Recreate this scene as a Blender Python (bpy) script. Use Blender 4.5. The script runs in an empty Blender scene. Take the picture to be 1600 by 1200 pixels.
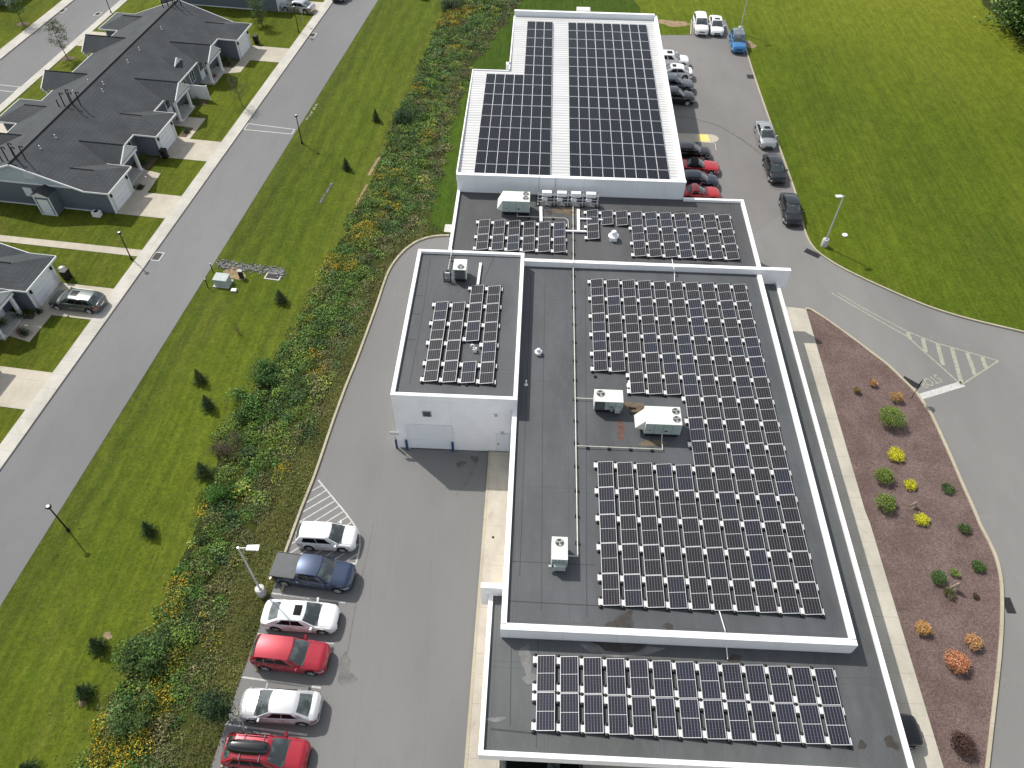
import bpy, bmesh, math, random
import numpy as np
from mathutils import Vector, Matrix
random.seed(7); RNG = np.random.default_rng(11)
SC = bpy.context.scene; COL = SC.collection
# ------------------------------------------------------------------ camera geometry (drone 46.5 m up)
F = 1187.28; CH = 46.5
_p, _r, _y = [math.radians(a) for a in (49.168, -1.0331, -1.6478)]
_f = Vector((math.sin(_y)*math.cos(_p), math.cos(_y)*math.cos(_p), -math.sin(_p)))
_rt = Vector((math.cos(_y), -math.sin(_y), 0)); _dn = _f.cross(_rt)
CR = math.cos(_r)*_rt + math.sin(_r)*_dn; CD = -math.sin(_r)*_rt + math.cos(_r)*_dn
def G(px, py, h=0.0):
    """survey helper: place on the level h that the photograph shows at px, py"""
    d = CR*((px-800)/F) + CD*((py-600)/F) + _f
    t = (h-CH)/d.z
    return Vector((d.x*t, d.y*t, h))
cam = bpy.data.cameras.new('camera'); camo = bpy.data.objects.new('camera', cam); COL.objects.link(camo)
cam.sensor_width = 36; cam.lens = F/1600*36; cam.clip_end = 3000
Mx = Matrix.Identity(4)
for i in range(3):
    Mx[i][0] = CR[i]; Mx[i][1] = -CD[i]; Mx[i][2] = -_f[i]
Mx[2][3] = CH
camo.matrix_world = Mx; SC.camera = camo
# ------------------------------------------------------------------ light
sd = Vector((-0.67, 0.58, 1.0)).normalized()
SUN_EL = math.asin(sd.z); SUN_AZ = math.atan2(sd.x, sd.y)
w = bpy.data.worlds.new('World'); SC.world = w; w.use_nodes = True
nt = w.node_tree; bg = nt.nodes['Background']
sky = nt.nodes.new('ShaderNodeTexSky'); sky.sky_type = 'NISHITA'; sky.sun_disc = False
sky.sun_elevation = SUN_EL; sky.sun_rotation = SUN_AZ; sky.altitude = 100; sky.dust_density = 1.5
hs = nt.nodes.new('ShaderNodeHueSaturation'); hs.inputs['Saturation'].default_value = .36; hs.inputs['Value'].default_value = 1.22
nt.links.new(sky.outputs[0], hs.inputs['Color']); nt.links.new(hs.outputs[0], bg.inputs[0]); bg.inputs[1].default_value = 0.15
sl = bpy.data.lights.new('sun', 'SUN'); sl.energy = 4.35; sl.angle = math.radians(0.53); sl.color = (1.0, 0.955, 0.88)
so = bpy.data.objects.new('sun', sl); COL.objects.link(so); so.location = (-60, 50, 90)
so.rotation_euler = (-sd).to_track_quat('-Z', 'Y').to_euler()
SC.view_settings.view_transform = 'Standard'; SC.view_settings.look = 'None'
SC.view_settings.exposure = 0; SC.view_settings.gamma = 1
# ------------------------------------------------------------------ materials
MATS = {}
class N:
    """small node-graph builder"""
    def __init__(s, name):
        s.m = bpy.data.materials.new(name); s.m.use_nodes = True; s.t = s.m.node_tree
        s.b = s.t.nodes['Principled BSDF']; s.b.inputs['Specular IOR Level'].default_value = 0.3
    def n(s, typ, **k):
        x = s.t.nodes.new(typ)
        for a, v in k.items(): setattr(x, a, v)
        return x
    def put(s, inp, v):
        if hasattr(v, 'is_linked') or hasattr(v, 'links'): s.t.links.new(v, inp)
        elif isinstance(v, (tuple, list)) and len(v) == 3 and inp.type == 'RGBA': inp.default_value = (*v, 1)
        else: inp.default_value = v
    def math(s, op, a, b=0.0, c=None, clamp=False):
        x = s.n('ShaderNodeMath', operation=op, use_clamp=clamp); s.put(x.inputs[0], a); s.put(x.inputs[1], b)
        if c is not None: s.put(x.inputs[2], c)
        return x.outputs[0]
    def mix(s, f, a, b, bt='MIX'):
        x = s.n('ShaderNodeMix', data_type='RGBA', blend_type=bt); s.put(x.inputs[0], f); s.put(x.inputs[6], a); s.put(x.inputs[7], b)
        return x.outputs[2]
    def pos(s, kind='Object'):
        if kind == 'World': return s.n('ShaderNodeNewGeometry').outputs['Position']
        return s.n('ShaderNodeTexCoord').outputs['Object']
    def noise(s, scale, det=3, rough=0.55, vec=None, stretch=None, dist=0.0):
        x = s.n('ShaderNodeTexNoise'); x.inputs['Scale'].default_value = scale; x.inputs['Detail'].default_value = det
        x.inputs['Roughness'].default_value = rough; x.inputs['Distortion'].default_value = dist
        v = vec if vec is not None else s.pos('World')
        if stretch:
            mp = s.n('ShaderNodeMapping'); mp.inputs['Scale'].default_value = stretch[:3]
            if len(stretch) > 3: mp.inputs['Rotation'].default_value = (0, 0, stretch[3])
            s.t.links.new(v, mp.inputs[0]); v = mp.outputs[0]
        s.t.links.new(v, x.inputs['Vector']); return x.outputs['Fac']
    def ramp(s, f, lo, hi, smooth=True):
        x = s.n('ShaderNodeMapRange'); x.interpolation_type = 'SMOOTHSTEP' if smooth else 'LINEAR'
        s.put(x.inputs[0], f); x.inputs[1].default_value = lo; x.inputs[2].default_value = hi; return x.outputs[0]
    def bump(s, h, dist, strength=1.0):
        x = s.n('ShaderNodeBump'); x.inputs['Distance'].default_value = dist; x.inputs['Strength'].default_value = strength
        s.put(x.inputs['Height'], h); s.t.links.new(x.outputs[0], s.b.inputs['Normal'])
    def done(s, color=None, rough=0.6, metal=0.0, coat=0.0, spec=None):
        if color is not None: s.put(s.b.inputs['Base Color'], color)
        s.put(s.b.inputs['Roughness'], rough); s.put(s.b.inputs['Metallic'], metal); s.b.inputs['Coat Weight'].default_value = coat
        s.b.inputs['Coat Roughness'].default_value = 0.04
        if spec is not None: s.b.inputs['Specular IOR Level'].default_value = spec
        MATS[s.m.name] = s.m; return s.m
def sc3(c, k): return tuple(min(1, v*k) for v in c)
def plain(name, c, rough=0.6, metal=0.0, coat=0.0, var=0.12, scale=3.0, spec=None):
    n = N(name); f = n.noise(scale, 3, vec=n.pos()); f2 = n.noise(scale*9, 2, vec=n.pos())
    f = n.math('ADD', n.math('MULTIPLY', f, .65), n.math('MULTIPLY', f2, .35))
    return n.done(n.mix(n.ramp(f, .3, .7), sc3(c, 1-var), sc3(c, 1+var)), rough, metal, coat, spec)
PRE = 1
def line_mask(n, coord, period, width, off=0.0):
    """1 on thin lines every period"""
    a = n.math('PINGPONG', n.math('ADD', coord, off), period/2)
    return n.math('LESS_THAN', a, width/2)
# grass
def grass(name, a, b, c, brown, bamt, ang=0.0, field=False, strip=False):
    n = N(name)
    big = n.noise(.045, 4, .6, stretch=(1, .45, 1, ang)); med = n.noise(.3, 4, .65, stretch=(1, .25, 1, ang)); fine = n.noise(3.2, 5, .8); tuft = n.noise(11., 3, .8)
    col = n.mix(n.ramp(big, .35, .65), a, b)
    col = n.mix(n.math('MULTIPLY', n.ramp(med, .42, .75), .75), col, c)
    dry = n.noise(.12, 5, .7, stretch=(1.3, .35, 1, ang))
    col = n.mix(n.math('MULTIPLY', n.ramp(dry, .5, .78), bamt), col, brown)
    if field:   # ripens to yellow green away from the building
        sv = n.n('ShaderNodeSeparateXYZ'); n.t.links.new(n.pos('World'), sv.inputs[0])
        g = n.math('ADD', n.math('MULTIPLY', sv.outputs[0], .5), n.math('MULTIPLY', sv.outputs[1], .75)); g = n.math('ADD', g, n.math('MULTIPLY', n.noise(.05, 4, .6), 30))
        col = n.mix(n.math('MULTIPLY', n.ramp(g, 96, 138), .75), col, (.175, .198, .020)); col = n.mix(n.math('MULTIPLY', n.ramp(g, 82, 60), .4), col, (.042, .082, .008))
    if strip:   # dark by the road, bright along the middle, straw-coloured toward the weeds
        sv = n.n('ShaderNodeSeparateXYZ'); n.t.links.new(n.pos('World'), sv.inputs[0])
        v = n.math('ADD', n.math('MULTIPLY', n.math('ADD', sv.outputs[0], 41.34), .9944), n.math('MULTIPLY', n.math('ADD', sv.outputs[1], -60.37), -.1054)); v = n.math('ADD', v, n.math('MULTIPLY', n.noise(.12, 4, .6, stretch=(1, .4, 1)), 5))
        col = n.mix(n.math('MULTIPLY', n.ramp(v, 19.5, 14.5), .6), col, (.048, .066, .014)); col = n.mix(n.math('MULTIPLY', n.ramp(v, 22, 28), .55), col, (.135, .135, .030))
        ml = n.math('SINE', n.math('MULTIPLY', n.math('ADD', v, 0.0), 3.4)); col = n.mix(n.math('MULTIPLY', n.ramp(ml, -1, 1, False), .30), col, (.135, .165, .016))
    ln = n.noise(.9, 3, .6, stretch=(3.0, .12, 1, ang)); col = n.mix(.55, col, n.mix(n.ramp(ln, .35, .65), (.82, .84, .82), (1.16, 1.15, 1.12)), 'MULTIPLY')
    mott = n.noise(1.1, 4, .7, stretch=(1, .55, 1, ang+.25))
    col = n.mix(.8, col, n.mix(n.ramp(mott, .3, .72), (.80, .81, .78), (1.18, 1.17, 1.14)), 'MULTIPLY')
    col = n.mix(.8, col, n.mix(n.ramp(fine, .28, .72), (.66, .68, .66), (1.30, 1.27, 1.25)), 'MULTIPLY')
    col = n.mix(.7, col, n.mix(n.ramp(tuft, .3, .7), (.72, .74, .72), (1.26, 1.24, 1.22)), 'MULTIPLY')
    n.bump(n.math('ADD', fine, n.math('MULTIPLY', tuft, .6)), .12, .7); return n.done(col, .95, spec=.08)
grass('grass_field', (.070, .105, .010), (.096, .130, .011), (.100, .140, .012), (.15, .145, .028), .4, math.radians(-35), field=True)
grass('grass_strip', (.064, .094, .011), (.092, .124, .013), (.082, .122, .012), (.140, .132, .034), .6, math.radians(-4), strip=True)
grass('grass_lawn', (.080, .104, .011), (.110, .134, .014), (.05, .080, .010), (.15, .125, .03), .6, math.radians(5))
grass('grass_building', (.040, .075, .009), (.055, .095, .010), (.05, .085, .012), (.10, .095, .03), .35, math.radians(-15))
grass('grass_rough', (.075, .085, .022), (.10, .105, .03), (.06, .10, .015), (.13, .10, .055), .85, math.radians(20))
grass('grass_under_weeds', (.035, .045, .012), (.05, .06, .015), (.04, .055, .012), (.08, .06, .03), .6)
# asphalt
def asphalt(name, c, seam=0.0):
    n = N(name); big = n.noise(.08, 5, .6, stretch=(1, .4, 1)); med = n.noise(.7, 5, .7, stretch=(1, .3, 1, .1)); fine = n.noise(14, 4, .8)
    stains = n.noise(.22, 6, .75, dist=.6); tone = n.noise(.06, 2, .5)
    col = n.mix(n.ramp(big, .3, .7), sc3(c, .9), sc3(c, 1.1)); col = n.mix(n.math('MULTIPLY', n.ramp(med, .45, .75), .35), col, sc3(c, .84))
    col = n.mix(n.math('MULTIPLY', n.ramp(stains, .63, .76), .45), col, sc3(c, .62))
    col = n.mix(n.math('MULTIPLY', n.ramp(n.noise(.35, 5, .7), .58, .75), .3), col, sc3(c, 1.25))
    col = n.mix(.35, col, n.mix(n.ramp(fine, .3, .7), (.82, .82, .82), (1.16, 1.16, 1.16)), 'MULTIPLY')
    sv = n.n('ShaderNodeSeparateXYZ'); n.t.links.new(n.pos('World'), sv.inputs[0])
    wob = n.math('MULTIPLY', n.noise(.5, 2), .15)
    s1 = line_mask(n, n.math('ADD', n.math('ADD', sv.outputs[0], wob), n.math('MULTIPLY', sv.outputs[1], .08)), 3.9, .05)
    col = n.mix(n.math('MULTIPLY', s1, .16), col, sc3(c, .6))
    n.bump(fine, .01, .4); return n.done(col, .88, spec=.2)
asphalt('asphalt_lot', (.176, .175, .171)); asphalt('asphalt_road', (.176, .178, .178)); asphalt('asphalt_drive', (.196, .194, .186))
asphalt('asphalt_back', (.186, .180, .174))
# concrete
def concrete(name, c, joint=0.0, ang=0.0, stain=.25):
    n = N(name); big = n.noise(.5, 5, .7, stretch=(1, .6, 1)); fine = n.noise(9, 4, .8); st = n.noise(.9, 6, .75, dist=.8)
    col = n.mix(n.ramp(big, .3, .7), sc3(c, .86), sc3(c, 1.1)); col = n.mix(n.math('MULTIPLY', n.ramp(st, .55, .75), stain), col, (c[0]*.62, c[1]*.55, c[2]*.42))
    col = n.mix(.5, col, n.mix(n.ramp(fine, .3, .7), (.86, .86, .86), (1.12, 1.12, 1.12)), 'MULTIPLY')
    if joint:
        mp = n.n('ShaderNodeMapping'); mp.inputs['Rotation'].default_value = (0, 0, ang); n.t.links.new(n.pos('World'), mp.inputs[0])
        sv = n.n('ShaderNodeSeparateXYZ'); n.t.links.new(mp.outputs[0], sv.inputs[0])
        col = n.mix(n.math('MULTIPLY', line_mask(n, sv.outputs[1], joint, .035), .45), col, sc3(c, .45))
    n.bump(fine, .01, .3); return n.done(col, .85, spec=.2)
concrete('concrete_walk', (.47, .45, .40), 1.52, math.radians(6.05)); concrete('concrete_drive', (.45, .41, .335), 3.1, math.radians(6.05))
concrete('concrete_tan', (.44, .40, .335), 3.0, 0, .45); concrete('concrete_kerb', (.40, .36, .27), 3.05, 0, .35)
concrete('concrete_apron', (.46, .43, .36), 1.8, 0, .3); concrete('concrete_plain', (.50, .49, .46), 0, 0, .15)
# roof membrane
def membrane(name, c, ox=0.0, oy=0.0):
    n = N(name); v = n.pos('World'); big = n.noise(.22, 5, .65, stretch=(1, .35, 1)); med = n.noise(1.3, 5, .7, stretch=(1.4, .5, 1)); fine = n.noise(16, 3, .8)
    col = n.mix(n.ramp(big, .3, .7), sc3(c, .80), sc3(c, 1.22)); col = n.mix(n.math('MULTIPLY', n.ramp(med, .45, .78), .4), col, sc3(c, 1.45))
    dust = n.noise(.55, 6, .75, dist=1.2); col = n.mix(n.math('MULTIPLY', n.ramp(dust, .58, .8), .30), col, (.15, .14, .125))
    sv = n.n('ShaderNodeSeparateXYZ'); n.t.links.new(v, sv.inputs[0])
    wob = n.math('MULTIPLY', n.noise(1.2, 3), .10)
    lx = line_mask(n, n.math('ADD', sv.outputs[0], wob), 3.05, .05, ox); lx2 = line_mask(n, n.math('ADD', sv.outputs[0], wob), 3.05, .035, ox+.2)
    ly = line_mask(n, n.math('ADD', sv.outputs[1], wob), 9.1, .06, oy); ly2 = line_mask(n, n.math('ADD', sv.outputs[1], wob), 9.1, .04, oy+.35)
    m = n.math('MAXIMUM', n.math('MAXIMUM', lx, lx2), n.math('MAXIMUM', ly, ly2))
    col = n.mix(n.math('MULTIPLY', m, .3), col, sc3(c, .55))
    col = n.mix(.5, col, n.mix(n.ramp(fine, .3, .7), (.85, .85, .85), (1.15, 1.15, 1.15)), 'MULTIPLY')
    n.bump(med, .02, .3); return n.done(col, n.mix(big, (.5,)*3, (.72,)*3), spec=.35)
membrane('roof_membrane', (.072, .077, .082)); membrane('roof_membrane_low', (.082, .087, .088), 1.1, 2.0); membrane('roof_membrane_back', (.067, .068, .070), .4, 1)

def aged(name, c, per, streak):
    n = N(name); sv = n.n('ShaderNodeSeparateXYZ'); n.t.links.new(n.pos('World'), sv.inputs[0]); big = n.noise(.6, 5, .7); st = n.noise(2.2, 5, .75, stretch=(1, 1, .12))
    col = n.mix(n.ramp(big, .3, .7), sc3(c, .95), sc3(c, 1.03)); col = n.mix(n.math('MULTIPLY', n.ramp(st, .56, .78), streak), col, (c[0]*.72, c[1]*.70, c[2]*.66))
    j = n.math('MAXIMUM', line_mask(n, sv.outputs[0], per, .03, .4), line_mask(n, sv.outputs[1], per, .03, .9)); col = n.mix(n.math('MULTIPLY', j, .35), col, sc3(c, .5)); return n.done(col, .55)
aged('wall_white', (.85, .855, .86), 4.9, .22)
aged('coping_white', (.88, .88, .88), 3.05, .22)
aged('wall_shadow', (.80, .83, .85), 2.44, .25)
plain('door_white', (.74, .77, .80), .5, var=.03); plain('metal_grey', (.45, .46, .47), .45, .5); plain('galvanised', (.62, .64, .66), .4, .5, var=.1)
plain('hvac_cream', (.66, .68, .62), .55, var=.06); plain('hvac_side', (.36, .43, .40), .5, var=.12, scale=2); plain('grille_dark', (.03, .033, .036), .5)
plain('black_plastic', (.015, .015, .016), .5); plain('white_box', (.80, .81, .82), .45, var=.04); plain('ballast', (.70, .70, .68), .8, var=.08)
plain('blue_paint', (.02, .06, .16), .45, var=.2); plain('black_metal', (.02, .02, .022), .45, .2); plain('pipe_paint', (.66, .64, .56), .55)
plain('tray_white', (.82, .82, .82), .4, var=.05); plain('siding_dark', (.085, .10, .115), .65, var=.08); plain('siding_light', (.33, .39, .43), .65, var=.06)
plain('trim_white', (.74, .75, .75), .55, var=.05); plain('deflector', (.012, .012, .014), .45)
plain('line_white', (.46, .46, .44), .8, var=.22, scale=5); plain('line_tan', (.31, .305, .24), .85, var=.25, scale=5); plain('line_yellow', (.72, .60, .20), .8, var=.15, scale=4)
plain('tyre', (.014, .014, .015), .8); plain('rim', (.62, .63, .64), .35, .5); plain('chrome', (.6, .6, .6), .2, .9); plain('drain_iron', (.030, .024, .022), .7, .3)
plain('bark', (.11, .08, .055), .9, var=.35, scale=6); plain('rock_tan', (.34, .28, .21), .9, var=.3, scale=4); plain('rock_grey', (.17, .17, .165), .9, var=.45, scale=3)
plain('plastic_green', (.015, .035, .02), .5); plain('utility_grey', (.36, .41, .39), .55); plain('sign_white', (.8, .8, .8), .5, var=.03); plain('sign_text', (.06, .06, .07), .6)
plain('sign_red', (.45, .02, .02), .4); plain('rust', (.11, .062, .048), .8, var=.3); plain('wet_stain', (.048, .043, .038), .45, var=.3); plain('pale_stain', (.16, .16, .155), .75, var=.3, scale=2)
plain('dirt_stain', (.13, .10, .07), .85, var=.3, scale=2); plain('dark_stain', (.145, .140, .135), .8, var=.25, scale=2); plain('oil_dark', (.10, .098, .095), .7, var=.2); plain('seam_dark', (.046, .048, .051), .6)
plain('straw', (.30, .22, .10), .95, var=.3, scale=4); plain('flower_pink', (.5, .2, .22), .8); plain('tan_dirt', (.26, .19, .11), .95, var=.3, scale=2)
def glass(name, c, rough=.06):
    n = N(name); f = n.noise(1.3, 2, vec=n.pos()); n.done(n.mix(n.ramp(f, .4, .65), sc3(c, .45), sc3(c, 1.6)), rough, coat=1.0, spec=.6)
glass('car_glass', (.075, .095, .092)); plain('side_glass', (.006, .007, .008), .15, spec=.25); glass('window_glass', (.05, .065, .07)); glass('lamp_red', (.30, .012, .012)); glass('lamp_clear', (.55, .57, .58), .12)  # car_glass: base colour lightened to carry the reflected sky
def shingles(name, c):
    n = N(name); big = n.noise(.5, 4, .6); f = n.noise(7, 4, .85, stretch=(1, 2.2, 1)); ff = n.noise(22, 2, .8)
    col = n.mix(n.ramp(big, .3, .7), sc3(c, .86), sc3(c, 1.12)); col = n.mix(.8, col, n.mix(n.ramp(f, .3, .7), (.75, .75, .75), (1.25, 1.25, 1.25)), 'MULTIPLY')
    sv = n.n('ShaderNodeSeparateXYZ'); n.t.links.new(n.pos('World'), sv.inputs[0])
    col = n.mix(n.math('MULTIPLY', line_mask(n, sv.outputs[2], .13, .03), .3), col, sc3(c, .5)); n.bump(n.math('ADD', f, ff), .02, .5); return n.done(col, .85, spec=.15)
shingles('shingles', (.064, .070, .074)); shingles('shingles_ridge', (.022, .025, .028))
def siding(name, c):
    n = N(name); sv = n.n('ShaderNodeSeparateXYZ'); n.t.links.new(n.pos('World'), sv.inputs[0])
    f = n.noise(1.1, 3); col = n.mix(f, sc3(c, .9), sc3(c, 1.1)); col = n.mix(n.math('MULTIPLY', line_mask(n, sv.outputs[2], .15, .03), .45), col, sc3(c, .55)); return n.done(col, .65)
siding('house_siding', (.135, .160, .185)); siding('gable_siding', (.44, .50, .54)); siding('garage_siding', (.58, .60, .61))
# standing-seam metal roof (ribs run across)
n = N('metal_roof'); sv = n.n('ShaderNodeSeparateXYZ'); n.t.links.new(n.pos('World'), sv.inputs[0])
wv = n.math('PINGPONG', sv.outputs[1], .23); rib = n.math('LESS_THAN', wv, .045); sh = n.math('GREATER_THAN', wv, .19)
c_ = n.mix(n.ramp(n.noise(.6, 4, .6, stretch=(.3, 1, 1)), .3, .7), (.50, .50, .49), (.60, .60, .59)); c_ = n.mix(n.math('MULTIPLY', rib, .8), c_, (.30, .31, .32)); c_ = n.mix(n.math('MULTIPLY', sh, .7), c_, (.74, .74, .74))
n.done(c_, .45, .15)
# photovoltaic cells
def cells(name, base, tint, line, lw, vper, hper, midline=True):
    n = N(name); sv = n.n('ShaderNodeSeparateXYZ'); n.t.links.new(n.pos(), sv.inputs[0]); oi = n.n('ShaderNodeObjectInfo').outputs['Random']
    col = n.mix(n.ramp(oi, .55, .95), base, tint); col = n.mix(n.math('MULTIPLY', n.noise(2.5, 3, vec=n.pos()), .5), col, sc3(base, 1.5))
    v = line_mask(n, sv.outputs[0], vper, lw, -.02); h = line_mask(n, sv.outputs[1], hper, lw*.55)
    col = n.mix(n.math('MULTIPLY', h, .45), col, sc3(line, .55)); col = n.mix(v, col, line)
    if not midline: return n.done(n.mix(v, col, line), .25, coat=0.0, spec=.12)
    mid = n.math('LESS_THAN', n.math('ABSOLUTE', n.math('ADD', sv.outputs[1], 1.0)), .013); col = n.mix(mid, col, (.55, .55, .55))
    return n.done(col, .20, coat=.12, spec=.22)
cells('pv_cells', (.013, .013, .017), (.012, .016, .030), (.25, .245, .24), .011, .1613, .163); cells('pv_cells_low', (.014, .015, .024), (.016, .018, .032), (.28, .28, .29), .011, .1613, .163)
cells('pv_cells_metal', (.007, .009, .013), (.007, .010, .018), (.085, .09, .10), .014, .1613, .163, False)
plain('pv_frame_bright', (.82, .82, .83), .4, .1, var=.03); plain('pv_frame', (.66, .66, .67), .4, .2, var=.04)
# foliage with colour attribute
n = N('foliage'); at = n.n('ShaderNodeAttribute', attribute_name='Col'); n.put(n.b.inputs['Base Color'], at.outputs['Color'])
n.b.inputs['Transmission Weight'].default_value = 0; n.done(None, .6, spec=.25)
n = N('mulch'); f = n.noise(9, 4, .85); f2 = n.noise(30, 2, .8); g_ = n.noise(.5, 4, .6)
c_ = n.mix(n.ramp(g_, .3, .7), (.122, .088, .081), (.162, .122, .113)); c_ = n.mix(.9, c_, n.mix(n.ramp(f, .3, .7), (.55, .55, .55), (1.5, 1.45, 1.4)), 'MULTIPLY')
c_ = n.mix(.8, c_, n.mix(n.ramp(f2, .3, .7), (.6, .6, .6), (1.45, 1.4, 1.4)), 'MULTIPLY'); n.bump(f, .06, .8); n.done(c_, .95, spec=.1)
def paint(name, c, metal=.25, rough=.32):
    n = N(name); f = n.noise(.9, 2, vec=n.pos()); n.done(n.mix(f, sc3(c, .92), sc3(c, 1.08)), rough, metal, coat=1.0); return name
# ------------------------------------------------------------------ mesh building
def M_(m): return MATS[m] if isinstance(m, str) else m
class MB:
    def __init__(s): s.v = []; s.f = []
    def add(s, vs, fs):
        o = len(s.v); s.v += [tuple(p) for p in vs]; s.f += [tuple(i+o for i in f) for f in fs]; return s
    def box(s, x0, x1, y0, y1, z0, z1):
        return s.add([(x0,y0,z0),(x1,y0,z0),(x1,y1,z0),(x0,y1,z0),(x0,y0,z1),(x1,y0,z1),(x1,y1,z1),(x0,y1,z1)],
                     [(0,3,2,1),(4,5,6,7),(0,1,5,4),(1,2,6,5),(2,3,7,6),(3,0,4,7)])
    def poly(s, pts): return s.add(pts, [tuple(range(len(pts)))])
    def prism(s, pts, z0, z1):
        k = len(pts); a = sum(pts[i][0]*pts[(i+1) % k][1]-pts[(i+1) % k][0]*pts[i][1] for i in range(k))
        if a < 0: pts = pts[::-1]
        vs = [(p[0], p[1], z0) for p in pts]+[(p[0], p[1], z1) for p in pts]
        return s.add(vs, [tuple(range(k))[::-1], tuple(range(k, 2*k))]+[(i, (i+1) % k, (i+1) % k+k, i+k) for i in range(k)])
    def hull(s, bot, top):
        """two polygons with the same count joined by sides (any 3-D points)"""
        k = len(bot); return s.add(list(bot)+list(top), [tuple(range(k))[::-1], tuple(range(k, 2*k))]+[(i, (i+1) % k, (i+1) % k+k, i+k) for i in range(k)])
    def tube(s, p0, p1, r0, r1=None, n=8, cap=True):
        p0 = Vector(p0); p1 = Vector(p1); r1 = r0 if r1 is None else r1; d = (p1-p0).normalized()
        a = d.orthogonal().normalized(); b = d.cross(a); vs = []
        for p, r in ((p0, r0), (p1, r1)):
            for i in range(n):
                t = 2*math.pi*i/n; vs.append(p+a*math.cos(t)*r+b*math.sin(t)*r)
        fs = [(i, (i+1) % n, (i+1) % n+n, i+n) for i in range(n)]
        if cap: fs += [tuple(range(n))[::-1], tuple(range(n, 2*n))]
        return s.add(vs, fs)
    def lathe(s, prof, c=(0, 0, 0), n=16):
        vs = []; fs = []
        for (r, z) in prof:
            for i in range(n): t = 2*math.pi*i/n; vs.append((c[0]+r*math.cos(t), c[1]+r*math.sin(t), c[2]+z))
        for j in range(len(prof)-1):
            for i in range(n): fs.append((j*n+i, j*n+(i+1) % n, (j+1)*n+(i+1) % n, (j+1)*n+i))
        fs += [tuple(range(n))[::-1], tuple(range((len(prof)-1)*n, len(prof)*n))]
        return s.add(vs, fs)
    def grid(s, fn, nu, nv):
        vs = [fn(i/nu, j/nv) for j in range(nv+1) for i in range(nu+1)]
        return s.add(vs, [(j*(nu+1)+i, j*(nu+1)+i+1, (j+1)*(nu+1)+i+1, (j+1)*(nu+1)+i) for j in range(nv) for i in range(nu)])
    def build(s, name, m, parent=None, smooth=0, bevel=0, loc=None, rz=None):
        me = bpy.data.meshes.new(name); me.from_pydata(s.v, [], s.f); me.update()
        if smooth:
            for p in me.polygons: p.use_smooth = True
            me.set_sharp_from_angle(angle=math.radians(smooth))
        me.materials.append(M_(m)); o = bpy.data.objects.new(name, me); COL.objects.link(o)
        if parent: o.parent = parent
        if loc is not None: o.location = loc
        if rz is not None: o.rotation_euler = (0, 0, rz)
        if bevel:
            b = o.modifiers.new('bevel', 'BEVEL'); b.width = bevel; b.segments = 2; b.limit_method = 'ANGLE'
        return o
def tag(o, label=None, cat=None, group=None, kind=None):
    if label: o['label'] = label
    if cat: o['category'] = cat
    if group: o['group'] = group
    if kind: o['kind'] = kind
    return o
def thing(name, label, cat, loc=(0, 0, 0), rz=0.0, group=None):
    o = bpy.data.objects.new(name, None); o.empty_display_size = .3; COL.objects.link(o); o.location = loc; o.rotation_euler = (0, 0, rz)
    return tag(o, label, cat, group)
def kids(o): return [c for c in bpy.data.objects if c.parent == o]
def copy_tree(o, kidmap, parent=None):
    c = o.copy(); COL.objects.link(c)
    if parent: c.parent = parent
    for k in kidmap.get(o.name, []): copy_tree(k, kidmap, c)
    return c
def kid_map(root):
    km = {}
    def rec(o):
        km[o.name] = kids(o)
        for k in km[o.name]: rec(k)
    rec(root); return km
from mathutils.geometry import tessellate_polygon
SHEETS = [0]
def sheet(name, pts, z, m, label=None, cat=None, kind='structure', sub=0):
    q = []
    for p in pts:
        if not q or (abs(p[0]-q[-1][0])+abs(p[1]-q[-1][1])) > .004: q.append((p[0], p[1], 0.0))
    if abs(q[0][0]-q[-1][0])+abs(q[0][1]-q[-1][1]) < .004: q.pop()
    SHEETS[0] += 1; z += .00012*(SHEETS[0] % 12) if z < 1 else .0002*(SHEETS[0] % 12)
    me = bpy.data.meshes.new(name); bm = bmesh.new(); vs = [bm.verts.new((p[0], p[1], z)) for p in q]
    for tri in tessellate_polygon([[Vector(p) for p in q]]):
        try: bm.faces.new([vs[i] for i in tri])
        except ValueError: pass
    bmesh.ops.recalc_face_normals(bm, faces=bm.faces)
    for f in bm.faces:
        if f.normal.z < 0: f.normal_flip()
    bm.to_mesh(me); bm.free(); me.materials.append(M_(m)); o = bpy.data.objects.new(name, me); COL.objects.link(o)
    return tag(o, label, cat, kind=kind)
def ribbon(pts, wd, z0, z1, side=0.0):
    """kerb-like strip along pts; side shifts sideways"""
    b = MB(); P = [Vector((p[0], p[1], 0)) for p in pts]; L = []; R = []
    for i, p in enumerate(P):
        a = P[max(0, i-1)]; c = P[min(len(P)-1, i+1)]; d = (c-a).normalized(); nn = Vector((-d.y, d.x, 0)); L.append(p+nn*(side+wd/2)); R.append(p+nn*(side-wd/2))
    for i in range(len(P)-1):
        b.hull([(*R[i].xy, z0), (*R[i+1].xy, z0), (*L[i+1].xy, z0), (*L[i].xy, z0)], [(*R[i].xy, z1), (*R[i+1].xy, z1), (*L[i+1].xy, z1), (*L[i].xy, z1)])
    return b
def smoothline(pts, n=6):
    P = [Vector((p[0], p[1], 0)) for p in pts]; out = []
    for i in range(len(P)-1):
        p0 = P[max(0, i-1)]; p1 = P[i]; p2 = P[i+1]; p3 = P[min(len(P)-1, i+2)]
        for k in range(n):
            t = k/n; out.append(.5*((2*p1)+(-p0+p2)*t+(2*p0-5*p1+4*p2-p3)*t*t+(-p0+3*p1-3*p2+p3)*t**3))
    out.append(P[-1]); return out
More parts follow.
